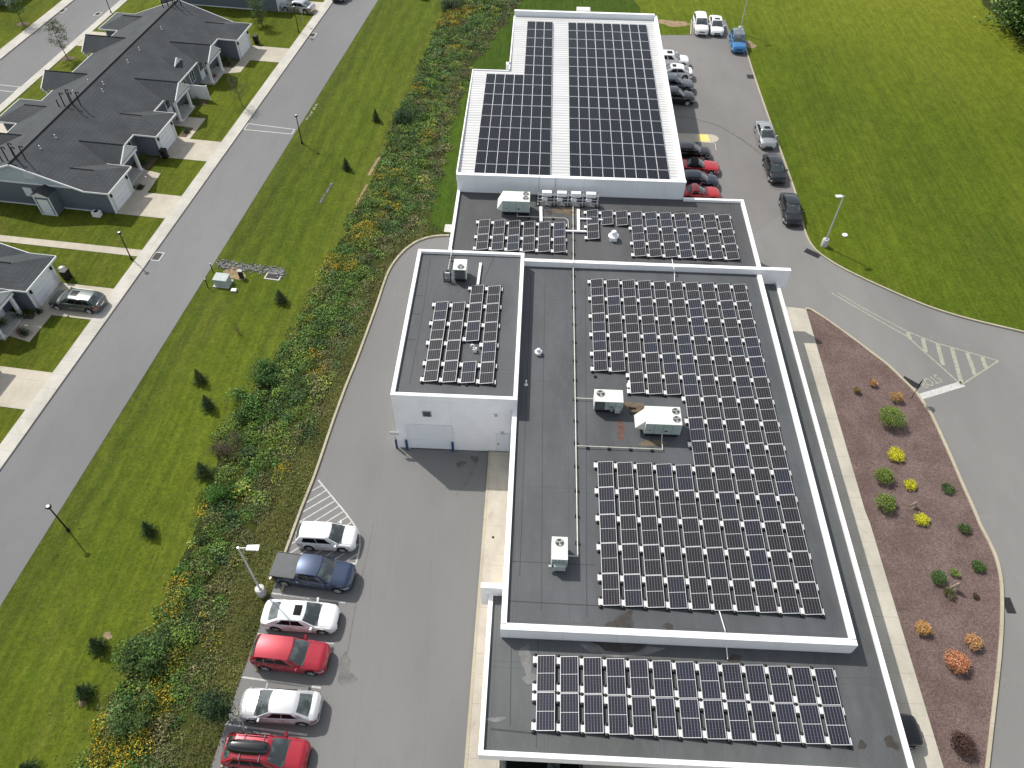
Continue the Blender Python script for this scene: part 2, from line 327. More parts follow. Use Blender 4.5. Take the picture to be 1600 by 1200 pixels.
def flatline(name, pts, wd, z, m, label=None, kind='structure', cat=None, group=None):
    b = MB(); P = [Vector((p[0], p[1], 0)) for p in pts]
    for i in range(len(P)-1):
        d = (P[i+1]-P[i]).normalized(); q = Vector((-d.y, d.x, 0))*wd/2
        b.poly([(*(P[i]-q).xy, z+.0006*i), (*(P[i+1]-q).xy, z+.0006*i), (*(P[i+1]+q).xy, z+.0006*i), (*(P[i]+q).xy, z+.0006*i)])
    return tag(b.build(name, m), label, cat, group, kind)
def blob(cx, cy, rx, ry, n=22, jag=.25, rot=0):
    ph = [random.uniform(0, 6.28) for _ in range(4)]; out = []
    for i in range(n):
        t = 2*math.pi*i/n; r = 1+min(jag, .45)*(.5*math.sin(2*t+ph[0])+.35*math.sin(3*t+ph[1])+.25*math.sin(5*t+ph[2])); x = rx*r*math.cos(t); y = ry*r*math.sin(t)
        out.append((cx+x*math.cos(rot)-y*math.sin(rot), cy+x*math.sin(rot)+y*math.cos(rot)))
    return out
# leaves: many small quads with a colour each
def leaves(name, C, S, colr, parent=None, up=.5, asp=.55):
    n = len(C); C = np.asarray(C, float); S = np.asarray(S, float).reshape(n, 1)
    nrm = RNG.normal(size=(n, 3)); nrm /= np.linalg.norm(nrm, axis=1, keepdims=True); nrm[:, 2] = np.abs(nrm[:, 2])+up; nrm /= np.linalg.norm(nrm, axis=1, keepdims=True)
    a = np.cross(nrm, RNG.normal(size=(n, 3))); a /= np.linalg.norm(a, axis=1, keepdims=True)+1e-9; b = np.cross(nrm, a)
    q = np.stack([C-a*S*.5, C+b*S*.5*asp+nrm*S*.06, C+a*S*.5, C-b*S*.5*asp+nrm*S*.06], 1).reshape(-1, 3)
    me = bpy.data.meshes.new(name); me.vertices.add(4*n); me.vertices.foreach_set('co', q.ravel().astype(np.float32))
    me.loops.add(4*n); me.loops.foreach_set('vertex_index', np.arange(4*n, dtype=np.int32)); me.polygons.add(n)
    me.polygons.foreach_set('loop_start', np.arange(0, 4*n, 4, dtype=np.int32)); me.polygons.foreach_set('loop_total', np.full(n, 4, dtype=np.int32))
    ca = me.color_attributes.new('Col', 'FLOAT_COLOR', 'CORNER'); cc = np.ones((n, 4, 4), np.float32); cc[:, :, :3] = np.asarray(colr)[:, None, :]; ca.data.foreach_set('color', cc.ravel())
    me.update(); me.materials.append(MATS['foliage']); o = bpy.data.objects.new(name, me); COL.objects.link(o)
    if parent: o.parent = parent
    return o
def pal(n, cols, var=.25):
    cols = np.array(cols); i = RNG.integers(0, len(cols), n); return cols[i]*(1+RNG.uniform(-var, var, (n, 1)))
# ================================================================== ground
HO = Vector((-41.34, 60.37, 0)); HU = Vector((0.10538, 0.99443, 0)); HV = Vector((0.99443, -0.10538, 0)); HRZ = math.radians(-6.049)
def UV(v, u, z=0.0): p = HO+HV*v+HU*u; return Vector((p.x, p.y, z))
def uvrect(v0, v1, u0, u1): return [UV(v0, u0), UV(v1, u0), UV(v1, u1), UV(v0, u1)]
def px(l, h=0.0): return [G(a, b, h) for a, b in l]
sheet('ground', [(-900, -300), (900, -300), (900, 1500), (-900, 1500)], -.03, 'grass_field')
# left grass strip between street and weeds, weeds bed, rough verge
vegL = [(700, -60), (695, 14), (683, 40), (655, 108), (641, 150), (615, 181), (610, 215), (595, 246), (570, 306), (546, 340), (535, 383), (507, 414), (500, 444), (474, 487), (463, 520), (440, 546), (431, 565), (415, 590), (388, 620), (363, 657), (337, 674), (340, 722), (326, 770), (303, 832), (285, 870), (270, 900), (262, 935), (249, 973), (215, 990), (185, 1030), (205, 1055), (170, 1087), (164, 1129), (147, 1172), (125, 1200), (80, 1290)]
vegR = [(850, -60), (815, 0), (780, 45), (750, 85), (737, 105), (729, 136), (709, 176), (700, 215), (695, 246), (683, 283), (672, 345), (626, 379), (598, 411), (585, 453), (569, 492), (541, 528), (530, 578), (510, 620), (490, 670), (462, 715), (432, 755), (416, 782), (405, 819), (377, 876), (363, 908), (354, 953), (348, 982), (334, 1036), (306, 1115), (283, 1157), (249, 1200), (200, 1290)]
VL = px(vegL); VR = px(vegR)
sheet('grass_strip', [UV(12.5, 75), UV(12.5, -75)]+[(p.x+.4, p.y) for p in VL[::-1]], 0, 'grass_strip')
kerbL = [(702, 369), (690, 369), (676, 370.5), (662, 374), (648, 380), (633, 391), (620, 405), (609, 421), (601, 440), (590, 473), (575, 515), (558, 561), (541, 603), (519, 663), (493, 740), (470, 798), (445, 867)]
edgeL = [(445, 867), (425, 925), (402, 989), (371, 1074), (334, 1186), (300, 1290)]
KL = px(kerbL); EL = px(edgeL)
sheet('weed_bed', [(p.x, p.y) for p in VL]+[(p.x, p.y) for p in VR[::-1]], .006, 'grass_under_weeds')
sheet('rough_verge', [(p.x, p.y) for p in VR[10:]]+[(p.x, p.y) for p in EL[::-1]]+[(p.x, p.y) for p in KL[::-1]], .003, 'grass_rough')
sheet('building_lawn', [(p.x, p.y) for p in VR[:11]]+[(KL[3].x, KL[3].y), (KL[0].x, KL[0].y), (-6.5, 60), (-6.5, 78.6), (-2.8, 78.6), (-2.8, 92), (14, 92), (14, 112), (0, 150)], .003, 'grass_building')
# parking lot (left)
lot = [(-6.6, KL[0].y-.02)]+[(p.x, p.y) for p in KL[1:]]+[(p.x, p.y) for p in EL[1:]]+[(-2.6, -20), (-2.5, 33.3), (-6.6, 33.6)]
sheet('parking_lot', lot, .010, 'asphalt_lot')
# access road and lot (right)
kr = [(1161, 61), (1172, 100), (1192, 160), (1212, 216), (1230, 266), (1243.5, 306), (1250, 335), (1256, 358), (1263, 376), (1271, 388), (1283, 399), (1309, 416), (1340, 432), (1377, 449), (1418, 467), (1462, 484), (1520, 501), (1600, 520), (1700, 545)]
KR = smoothline(px(kr), 4)
back = px([(1031, 55), (1079, 55), (1080.5, 31), (1133, 31), (1141, 50), (1157, 55)])
isl = [(1257.7, 483.6), (1264, 484), (1272, 488), (1295, 503), (1320, 521), (1343, 538), (1365, 555), (1386, 571), (1405, 589), (1433, 617), (1446, 637), (1455, 650), (1480, 704), (1502, 755), (1522, 800), (1531, 822), (1543, 845), (1555, 871.5), (1562, 900), (1564.5, 930), (1564, 975), (1561, 1020), (1557, 1060), (1549, 1130), (1541, 1200), (1528, 1300)]
IS = smoothline(px(isl), 3)
sheet('access_road', [(13, 49), (13, 93)]+[(p.x, p.y) for p in back]+[(p.x, p.y) for p in KR]+[(75, -25), (IS[-1].x, -25)]+[(p.x, p.y) for p in IS[::-1]]+[(22.3, G(1240, 480).y), (19.5, G(1228, 480).y)], .010, 'asphalt_drive')
sheet('rear_lot', [(13, 58), (13, 93)]+[(p.x, p.y) for p in back]+[(p.x, p.y) for p in KR[:22]]+[(19, 58)], .014, 'asphalt_back')
sheet('field_lawn', [(p.x+.05, p.y) for p in KR]+[(150, 40), (150, 160), (14, 160), (14, 93)]+[(p.x, p.y) for p in back], .002, 'grass_field')
tag(ribbon(KR, .16, 0, .15).build('kerb', 'concrete_kerb'), kind='structure')
tag(ribbon(smoothline(KL, 4), .17, 0, .15).build('kerb', 'concrete_kerb'), kind='structure')
tag(ribbon(IS, .20, 0, .15).build('kerb', 'concrete_kerb'), kind='structure')
bk = [back[1]+Vector((-.05, 0, 0)), back[1], back[2]]; tag(ribbon(bk, .14, 0, .12).build('kerb', 'concrete_kerb'), kind='structure')
# mulch bed, walk on the right
ML = px([(1259, 484), (1281, 560), (1351, 800), (1359, 820), (1473, 1200), (1495, 1290)])
sheet('mulch_bed', [(p.x, p.y) for p in ML]+[(p.x, p.y) for p in IS[::-1]], .05, 'mulch')
b = MB(); b.prism([(p.x, p.y) for p in ML]+[(20.0, ML[-1].y), (20.0, G(1228, 480.6).y), (G(1228, 480.6).x, G(1228, 480.6).y)], 0, .11); tag(b.build('pavement', 'concrete_apron'), kind='structure')
b = MB(); b.prism([(-2.42, 33.3), (-.8, 33.3), (-.8, 8), (-2.46, 8)], 0, .12); tag(b.build('pavement', 'concrete_tan'), kind='structure')
b = MB(); b.prism([(-2.60, 33.3), (-2.42, 33.3), (-2.46, 8), (-2.64, 8)], 0, .135); tag(b.build('kerb', 'concrete_kerb'), kind='structure')
b = MB(); b.prism([(-2.45, 7.95), (20, 7.95), (20, 18), (-.79, 18), (-.79, 8.0), (-2.45, 7.99)], 0, .115); tag(b.build('pavement', 'concrete_apron'), kind='structure')
sheet('driveway', [(-2.6, -20), (26, -20), (26, 7.9), (-2.6, 7.9)], .02, 'concrete_tan')
# residential ground
sheet('lawn', uvrect(-23.1, 5.4, -75, 130), .06, 'grass_lawn'); sheet('lawn', uvrect(-75, -29.5, -75, 130), .06, 'grass_lawn')
sheet('road', uvrect(6.44, 12.5, -75, 130), .008, 'asphalt_road'); sheet('road', uvrect(-29.6, -23.0, -75, 130), .008, 'asphalt_road')
b = MB(); b.prism([p.xy for p in uvrect(5.18, 6.46, -75, 130)], 0, .12); tag(b.build('pavement', 'concrete_walk'), kind='structure')
b = MB(); b.prism([p.xy for p in uvrect(-23.1, -22.1, -75, 130)], 0, .12); tag(b.build('pavement', 'concrete_walk'), kind='structure')
b = MB(); b.prism([p.xy for p in uvrect(-31.0, -29.5, -75, 130)], 0, .12); tag(b.build('pavement', 'concrete_walk'), kind='structure')
def drive(v0, v1, u0, u1): b = MB(); b.prism([p.xy for p in uvrect(v0, v1, u0, u1)], 0, .10); tag(b.build('driveway', 'concrete_drive'), kind='structure')
drive(-.1, 5.18, .0, 3.75); drive(-.1, 5.18, 10.1, 13.95); drive(-.1, 5.18, 32.5, 36.3); drive(-.1, 5.18, -14.4, -10.4); drive(-.1, 5.18, -24.5, -20.6); drive(-.1, 5.18, 46.7, 50.5)
def path(l): b = MB(); b.prism([UV(v, u).xy for v, u in l], 0, .095); tag(b.build('path', 'concrete_drive'), kind='structure')
path([(-.1, 3.76), (1.45, 3.76), (1.45, 4.6), (1.3, 7.2), (-.9, 7.6), (-2.3, 7.6), (-2.3, 4.6), (-.1, 4.6)])
path([(.1, 13.96), (1.5, 13.96), (1.5, 18.3), (-.9, 18.3), (-.9, 20.9), (-2.3, 20.9), (-2.3, 16.3), (.1, 16.3)])
path([(-2.3, 25.8), (-.6, 25.8), (-.6, 28.6), (1.3, 29.3), (1.3, 32.49), (.1, 32.49), (.1, 30.2), (-2.3, 30.2)])
path([(0, -14.41), (1.5, -14.41), (1.4, -17.7), (-1.2, -17.2), (-2.3, -17.2), (-2.3, -15.2), (0, -15.2)])
path([(-14, -5.0), (5.17, -4.9), (5.17, -5.85), (-14, -5.85)])
# side paths from the back road
for u0, u1 in ((32.4, 36.5), (10.2, 14.3), (-.1, 3.9)): drive(-22.1, -17.0, u0, u1)
# white-edged crossings and drain boxes
def outline(pts, wd, z, name='road_marking', m='line_white'):
    flatline(name, pts+[pts[0]], wd, z, m, None, 'structure')
outline([UV(6.6, 18.2), UV(12.2, 17.9), UV(12.2, 16.9), UV(6.6, 16.95)], .12, .014)
outline([UV(-29.3, 21.7), UV(-23.3, 21.5), UV(-23.3, 20.3), UV(-29.3, 20.4)], .12, .014)
def drain(pt, a, bb, rz, label, frame=True, z=.012):
    t = thing('storm_drain', label, 'drain', (pt.x, pt.y, z), rz)
    if frame:
        m = MB(); m.box(-a-.12, a+.12, -bb-.12, -bb, 0, .02).box(-a-.12, a+.12, bb, bb+.12, 0, .02).box(-a-.12, -a, -bb, bb, 0, .02).box(a, a+.12, -bb, bb, 0, .02); m.build('drain_frame', 'concrete_plain', t)
    m = MB(); m.box(-a, a, -bb, bb, 0, .006); m.build('drain_pit', 'grille_dark', t)
    m = MB(); k = int(a*2/.09)
    for i in range(k): m.box(-a+i*.09, -a+i*.09+.04, -bb, bb, .006, .018)
    m.build('grate', 'drain_iron', t); return t
drain(G(246, 401), .35, .5, HRZ, 'white framed storm drain on the street near the garden path end')
drain(G(488, 55), .35, .5, HRZ, 'storm drain on the street beside the parked silver saloon driveway')
drain(G(97, 17), .35, .5, HRZ, 'storm drain on the far side of the upper left street'); drain(G(153, 22), .3, .45, HRZ, 'storm drain on the near side of the upper left street')
drain(G(1269.5, 396), .75, .36, math.radians(-38), 'rusty storm grate at the kerb below the parking lot lamp', False)
drain(G(1423.5, 598), .72, .30, math.radians(-42), 'rusty storm grate at the kerb beside the STOP lettering', False)
drain(G(1576, 946), .30, .55, 0, 'rusty storm grate by the kerb at the right edge of the bed', False)
drain(G(1174, 120), .55, .5, 0, 'rusty storm grate in the rear lot near the blue car', False, .018)
# road paint, left lot
def mark(name, pts, wd, m='line_white', z=.016): return flatline(name, pts, wd, z, m)
q340 = lambda x, y: G(340+x/3.529, 740+y/3.529)
mark('parking_line', [q340(300, 660), q340(705, 712)], .11); mark('parking_line', [q340(218, 883), q340(640, 938)], .11)
mark('parking_line', [q340(132, 1122), q340(570, 1182)], .11); mark('parking_line', [G(351.5, 1131.5), G(480, 1148.5)], .11); mark('parking_line', [q340(385, 450), q340(765, 498)], .11, z=.017)
curve = [q340(*p) for p in ((555, 36), (700, 210), (745, 270), (770, 310), (784, 350), (786, 395), (777, 440), (762, 497))]; mark('hatch_outline', curve, .11, z=.019)
for a, c in (((520, 95), (576, 65)), ((490, 160), (600, 92)), ((470, 212), (621, 124)), ((450, 268), (645, 152)), ((430, 328), (668, 180)), ((410, 386), (692, 210)), ((390, 445), (716, 238)), ((437, 458), (740, 268)), ((505, 466), (765, 303)), ((570, 474), (780, 340)), ((635, 481), (786, 385)), ((700, 490), (782, 436))):
    mark('hatch_stripe', [q340(*a), q340(*c)], .09)
# island side paint
q = lambda x, y: G(1150+x/3.529, 300+y/3.529)
mark('road_marking', [q(525, 556), q(700, 658), q(945, 798), q(1240, 1062)], .13, 'line_tan'); mark('road_marking', [q(560, 556), q(700, 640), q(945, 770), q(1100, 832), q(1447, 932)], .12, 'line_tan', .018); mark('road_marking', [q(1240, 1066), q(1447, 932)], .14, 'line_tan', .020)
for a, c in (((945, 775), (960, 812)), ((1030, 808), (1046, 882)), ((1110, 838), (1142, 955)), ((1190, 862), (1245, 1060)), ((1275, 886), (1318, 1010)), ((1357, 910), (1378, 972))): mark('hatch_stripe', [q(*a), q(*c)], .34, 'line_tan')
mark('stop_line', [q(1008, 1132), q(1250, 1058)], .58)
def letters(name, txt, size, P0, xdir, ydir, m, kind='structure', parent=None, ext=0.0, zup=None):
    cu = bpy.data.curves.new(name, 'FONT'); cu.body = txt; cu.size = size; cu.align_x = 'CENTER'; cu.align_y = 'CENTER'; cu.extrude = ext
    tmp = bpy.data.objects.new(name, cu); COL.objects.link(tmp); dg = bpy.context.evaluated_depsgraph_get(); me = bpy.data.meshes.new_from_object(tmp.evaluated_get(dg))
    COL.objects.unlink(tmp); bpy.data.objects.remove(tmp)
    X = Vector(xdir); Y = Vector(ydir); 
    for v in me.vertices: v.co = Vector(P0)+X*v.co.x+Y*v.co.y+X.cross(Y).normalized()*v.co.z
    me.materials.clear(); me.materials.append(M_(m)); o = bpy.data.objects.new(name, me); COL.objects.link(o)
    if parent: o.parent = parent
    elif kind: o['kind'] = kind
    return o
s_ = G(1467, 590); p_ = G(1440, 601); xd = (p_-s_).normalized(); yd = Vector((-xd.y, xd.x, 0)); c_ = (s_+p_)/2
letters('stop_lettering', 'STOP', .82, (c_.x, c_.y, .020), xd*1.0, yd*1.5, 'line_tan')
# yellow pad, painted strip, faded marks and tyre arc in the rear lot
r2 = lambda x, y: G(1020+x/6, 180+y/6)
strip = [r2(205, 170)]+[r2(*p) for p in ((540, 180), (585, 190), (612, 208), (618, 225), (605, 245), (575, 258), (540, 262))]+[r2(215, 240)]
sheet('painted_island', strip, .024, 'pale_pad' if 'pale_pad' in MATS else 'concrete_tan')
sheet('yellow_pad', [r2(*p) for p in ((415, 180), (515, 183), (540, 250), (430, 248))], .030, 'line_yellow')
mark('parking_line', [r2(560, 262), r2(585, 268), r2(592, 330)], .07, z=.022); 
arc = smoothline([r2(*p) for p in ((190, 15), (330, 22), (450, 50), (610, 98), (740, 170), (860, 245), (960, 320), (1050, 395))], 5); mark('tyre_mark', arc, .22, 'dark_stain', .0225)
sheet('oil_stain', [p for p in [Vector((*q_, 0)) for q_ in blob(*G(1216, 293).xy, .9, .5)]], .019, 'dark_stain')
for (x, y, rx, ry) in ((537, 1047, .35, .9), (545, 1062, .45, .35), (540, 1035, .3, .4)):
    sheet('oil_stain', [Vector((*q_, 0)) for q_ in blob(*G(x, y).xy, rx, ry, jag=.6)], .0135, 'dark_stain')
for (x, y) in ((742, 717), (720, 725)): sheet('oil_stain', [Vector((*q_, 0)) for q_ in blob(*G(x, y).xy, .35, .25, jag=.4)], .0135, 'oil_dark')
mark('crack', [G(*p) for p in ((750, 708), (738, 738), (728, 756), (712, 774))], .16, 'dark_stain', .0145)
mark('crack', smoothline([G(*p) for p in ((583, 820), (575, 860), (566, 900), (555, 950), (548, 990), (543, 1020))], 3), .05, 'dark_stain', .0142)
# rock swale beside the street
b = MB()
for i in range(420):
    t = random.random(); c = G(340+105*t+random.uniform(-3, 3), 412+14*t+random.gauss(0, 3.2)); r = random.uniform(.05, .14)
    ph = random.uniform(0, 3); b.lathe([(r*.6, -.02), (r, r*.3), (r*.7, r*.75), (.01, r*.85)], (c.x, c.y, 0), 5)
tag(b.build('rock_swale', 'rock_grey'), 'strip of grey riprap stones running from the street to the drain', 'stones', kind='stuff')
sheet('bare_soil', [Vector((*q_, 0)) for q_ in blob(*G(366, 427).xy, 1.1, .8, jag=.5)], .010, 'tan_dirt'); sheet('bare_soil', [Vector((*q_, 0)) for q_ in blob(*G(1050, 36).xy, 2.6, .9, jag=.6)], .010, 'tan_dirt')
sheet('bare_soil', [Vector((*q_, 0)) for q_ in blob(*G(1172, 70).xy, .8, .9, jag=.5)], .011, 'tan_dirt')
# ================================================================== the white building
OB = thing('commercial_building', 'white flat roofed commercial building with dark membrane roofs and white parapets', 'building', (0, 0, 0))
def ring(x0, x1, y0, y1, z0, z1, t, name, m='coping_white', sides='LRFB', z1m=None):
    for sname in sides:
        b = MB()
        if sname == 'L': b.box(x0, x0+t, y0+t, y1-t, z0, z1)
        if sname == 'R': b.box(x1-t, x1, y0+t, y1-t, z0, z1)
        if sname == 'F': b.box(x0, x1, y0, y0+t, z0, z1)
        if sname == 'B': b.box(x0, x1, y1-t, y1, z0, z1)
        b.build(name, m, OB, bevel=.012)
def wallbox(x0, x1, y0, y1, z0, z1, name='wall', m='wall_white'): b = MB(); b.box(x0, x1, y0, y1, z0, z1); return b.build(name, m, OB)
def roofbox(x0, x1, y0, y1, z, m): b = MB(); b.box(x0, x1, y0, y1, z-.25, z); return b.build('roof', m, OB)
# garage block
GX0, GX1, GY0, GY1 = -9.36, -.58, 33.39, 49.15
wallbox(GX0+.03, GX1-.03, GY0+.03, GY1-.03, 0, 5.68); roofbox(GX0+.28, GX1-.28, GY0+.28, GY1-.28, 5.95, 'roof_membrane'); ring(GX0, GX1, GY0, GY1, 5.68, 6.2, .28, 'parapet')
dr = lambda x, y: G(580+x/4.615, 560+y/4.615)
def onwall(x, y, yw):    # point of the front wall seen at a survey point
    d = CR*((x-800)/F)+CD*((y-600)/F)+_f; t = yw/d.y; return Vector((d.x*t, yw, CH+d.z*t))
A = onwall(580+258/4.615, 560+478/4.615, GY0+.03); B_ = onwall(580+577/4.615, 560+488/4.615, GY0+.03); C_ = onwall(580+280/4.615, 560+618/4.615, GY0+.03)
dx0, dx1, dz1 = A.x, B_.x, A.z
t_ = MB()
for i in range(5): t_.box(dx0, dx1, GY0-.012, GY0+.03, .05+i*(dz1-.05)/5, .05+(i+1)*(dz1-.05)/5-.006)
dd = t_.build('garage_door', 'door_white', OB); m = MB(); m.box(dx0-.13, dx0, GY0-.04, GY0+.02, 0, dz1+.12).box(dx1, dx1+.13, GY0-.04, GY0+.02, 0, dz1+.12).box(dx0, dx1, GY0-.04, GY0+.02, dz1, dz1+.12); m.build('door_frame', 'trim_white', dd)
m = MB(); m.box(dx0, dx1, GY0-.02, GY0+.025, .02, .09); m.build('door_seal', 'black_plastic', dd)
A = onwall(580+905/4.615, 560+545/4.615, GY0); B_ = onwall(580+990/4.615, 560+550/4.615, GY0)
m = MB(); m.box(A.x, B_.x, GY0-.015, GY0+.03, .13, A.z); sdoor = m.build('door', 'door_white', OB)
m = MB(); m.box(A.x-.07, A.x, GY0-.03, GY0+.02, .12, A.z+.07).box(B_.x, B_.x+.07, GY0-.03, GY0+.02, .12, A.z+.07).box(A.x, B_.x, GY0-.03, GY0+.02, A.z, A.z+.07); m.build('door_frame', 'trim_white', sdoor)
m = MB(); m.box(A.x+.08, A.x+.16, GY0-.06, GY0-.015, 1.0, 1.12); m.build('door_handle', 'black_metal', sdoor)
v_ = onwall(667, 646.5, GY0); m = MB(); m.box(v_.x-.32, v_.x+.32, GY0-.05, GY0+.02, v_.z-.28, v_.z+.28); vv = m.build('wall_vent', 'metal_grey', OB)
m = MB(); [m.box(v_.x-.26, v_.x+.26, GY0-.07, GY0-.05, v_.z-.24+i*.09, v_.z-.2+i*.09) for i in range(6)]; m.build('louvre', 'grille_dark', vv)
for x, y in ((775, 648), (785, 675.5)): v_ = onwall(x, y, GY0); m = MB(); m.box(v_.x-.1, v_.x+.1, GY0-.14, GY0+.02, v_.z-.09, v_.z+.06); m.build('wall_lamp', 'metal_grey', OB, bevel=.02)
m = MB(); m.box(GX1-.45, GX1-.03, GY0-.02, GY0+.03, 0, 5.0); m.build('downpipe', 'trim_white', OB)
# main block
MX0, MX1, MY0, MY1 = -.90, 19.08, 17.50, 49.10
wallbox(MX0+.03, MX1-.03, MY0+.03, MY1-.03, 0, 4.12); roofbox(MX0+.32, MX1-.32, MY0+.36, MY1, 4.85, 'roof_membrane')
ring(MX0, MX1, MY0, MY1, 4.05, 5.10, .33, 'parapet', sides='LR'); ring(MX0, MX1, MY0, MY1, 4.05, 5.10, .40, 'parapet', 'coping_white', sides='F')
b = MB(); b.box(-.55, 21.50, 49.06, 49.42, 3.6, 5.40); b.build('fin_wall', 'coping_white', OB, bevel=.012)
b = MB(); b.box(-2.2, -.91, 20.05, 20.38, 2.6, 4.9); b.build('stub_wall', 'coping_white', OB, bevel=.012)
# low wrap-around roof (a canopy at its front right)
LX0, LX1, LY0 = -1.73, 20.82, 11.13
b = MB(); b.box(-1.2, 16.2, 14.4, 17.5, 0, 3.6); b.build('wall', 'wall_white', OB)
b = MB(); b.box(-1.2, -.9, 17.5, 20.05, 0, 3.6); b.build('wall', 'wall_white', OB)
b = MB(); b.box(19.1, 20.4, 19.0, 49.0, 0, 3.6); b.build('wall', 'wall_white', OB)
b = MB(); b.prism([(LX0+.25, LY0+.25), (LX1-.22, LY0+.25), (LX1-.22, 49.05), (MX1-.02, 49.05), (MX1-.02, MY0+.02), (MX0+.02, MY0+.02), (MX0+.02, 20.04), (LX0+.25, 20.04)], 3.55, 3.90); b.build('roof', 'roof_membrane_low', OB)
for (x0, x1, y0, y1) in ((LX0, LX1, LY0, LY0+.26), (LX0, LX0+.26, LY0+.26, 20.05), (LX1-.24, LX1, LY0+.26, 49.05)):
    b = MB(); b.box(x0, x1, y0, y1, 3.35, 4.12); b.build('parapet', 'coping_white', OB, bevel=.012)
for x, y in ((-.5, 13.0), (20.3, 11.5), (9, 11.5), (20.3, 15.3)): b = MB(); b.box(x-.22, x+.22, y-.22, y+.22, .1, 3.36); b.build('column', 'wall_white', OB)
# back block
BX0, BX1, BY0, BY1 = -7.02, 19.10, 49.42, 58.80
wallbox(BX0+.03, BX1-.03, BY0, BY1, 0, 4.9); roofbox(BX0+.25, BX1-.28, BY0, BY1, 5.14, 'roof_membrane_back')
for (x0, x1, y0, y1) in ((BX0, BX0+.26, BY0, BY1-.01), (BX1-.28, BX1, BY0, BY1+.02), (13.64, BX1-.28, BY1-.26, BY1+.02)):
    b = MB(); b.box(x0, x1, y0, y1, 4.85, 5.38); b.build('parapet', 'coping_white', OB, bevel=.012)
# metal-roofed block
x0, x1 = -7.02, 13.60
b = MB(); b.box(x0+.05, x1-.05, 58.95, 78.3, 0, 6.35); b.box(-3.05, x1-.05, 78.3, 91.5, 0, 6.35); b.build('wall', 'wall_white', OB)
b = MB(); b.box(x0, x1+.0, 58.80, 59.12, 4.9, 6.92); b.build('parapet', 'wall_shadow', OB, bevel=.01)
b = MB(); b.box(x0-.02, x1+.02, 58.77, 59.14, 6.92, 7.0); b.build('parapet_cap', 'coping_white', OB)
rz_ = lambda y: 6.55+(y-59)*.018
b = MB(); b.hull([(x0, 59.12, 6.3), (x1-.34, 59.12, 6.3), (x1-.34, 78.3, 6.3), (x0, 78.3, 6.3)], [(x0, 59.12, rz_(59.1)), (x1-.34, 59.12, rz_(59.1)), (x1-.34, 78.3, rz_(78.3)), (x0, 78.3, rz_(78.3))])
b.hull([(-3.1, 78.3, 6.3), (x1-.34, 78.3, 6.3), (x1-.34, 91.3, 6.3), (-3.1, 91.3, 6.3)], [(-3.1, 78.3, rz_(78.3)), (x1-.34, 78.3, rz_(78.3)), (x1-.34, 91.3, rz_(91.3)), (-3.1, 91.3, rz_(91.3))]); b.build('metal_roof', 'metal_roof', OB)
b = MB(); b.hull([(x1-.33, 59.14, 5.9), (x1, 59.14, 5.9), (x1, 91.6, 6.2), (x1-.33, 91.6, 6.2)], [(x1-.33, 59.14, 6.93), (x1, 59.14, 6.93), (x1, 91.6, 7.5), (x1-.33, 91.6, 7.5)]); b.build('parapet', 'coping_white', OB)
b = MB(); b.box(-3.12, x1-.34, 91.31, 91.6, 6.0, 7.65); b.build('parapet', 'wall_shadow', OB); b = MB(); b.box(-3.14, x1-.33, 91.28, 91.63, 7.65, 7.72); b.build('parapet_cap', 'coping_white', OB)
for (a0, a1, c0, c1) in ((x0-.08, x0+.03, 59.14, 78.3), (-3.2, -3.08, 78.42, 91.3)): b = MB(); b.box(a0, a1, c0, c1, 6.1, 6.95 if a0 < -5 else 7.15); b.build('gutter', 'coping_white', OB)
b = MB(); b.box(x0-.08, -3.2, 78.3, 78.42, 6.1, 6.98); b.build('gutter', 'coping_white', OB)
b = MB(); b.tube((-3.3, 79.6, 6.9), (-3.3, 79.6, 0), .08).box(-3.55, -3.1, 79.3, 79.9, 6.6, 7.15); b.build('downpipe', 'trim_white', OB)
b = MB(); b.box(4.2, 5.8, 92.2, 93.2, 6.2, 7.6); b.box(4.0, 6.0, 91.6, 93.3, 5.4, 6.2); b.build('roof_hood', 'hvac_cream', OB, bevel=.03)
for x in (1.95, 5.25)[:1]+(-.2, 2.1): 
    pass
# ------------------------------------------------------------------ solar panels
ORD = ['first', 'second', 'third', 'fourth', 'fifth', 'sixth', 'seventh', 'eighth', 'ninth', 'tenth', 'eleventh', 'twelfth', 'thirteenth', 'fourteenth', 'fifteenth', 'sixteenth']
TL = math.radians(9); PW, PL = 1.0, 1.995
def pv_meshes(cellmat):
    cx, sx = math.cos(TL), math.sin(TL); T = lambda x, y, z: (x*cx-z*sx, y, .10+x*sx+z*cx)
    def tb(b, x0, x1, y0, y1, z0, z1):
        b.add([T(*p) for p in ((x0,y0,z0),(x1,y0,z0),(x1,y1,z0),(x0,y1,z0),(x0,y0,z1),(x1,y0,z1),(x1,y1,z1),(x0,y1,z1))], [(0,3,2,1),(4,5,6,7),(0,1,5,4),(1,2,6,5),(2,3,7,6),(3,0,4,7)])
    f = MB(); w_ = .021
    tb(f, 0, PW, -w_, 0, 0, .045); tb(f, 0, PW, -PL, -PL+w_, 0, .045); tb(f, 0, w_, -PL+w_, -w_, 0, .045); tb(f, PW-w_, PW, -PL+w_, -w_, 0, .045)
    c = MB(); tb(c, w_, PW-w_, -PL+w_, -w_, .008, .037)
    d = MB(); d.add([(cx+.01, -.02, .245), (cx+.11, -.02, .03), (cx+.11, -PL+.02, .03), (cx+.01, -PL+.02, .245)], [(0, 1, 2, 3)])
    k = MB(); k.box(-.245, -.015, -.43, -.03, .04, .12)
    bl = MB()
    for yy in (.03, -.50): bl.lathe([(.13, 0), (.14, .03), (.10, .05), (.09, .15), (.03, .17)], (-.12, yy, 0), 7)
    bl.box(-.25, .0, -.50, .03, 0, .035)
    mk = lambda b, nm, mt: b.build(nm, mt)
    return f, c, d, k, bl
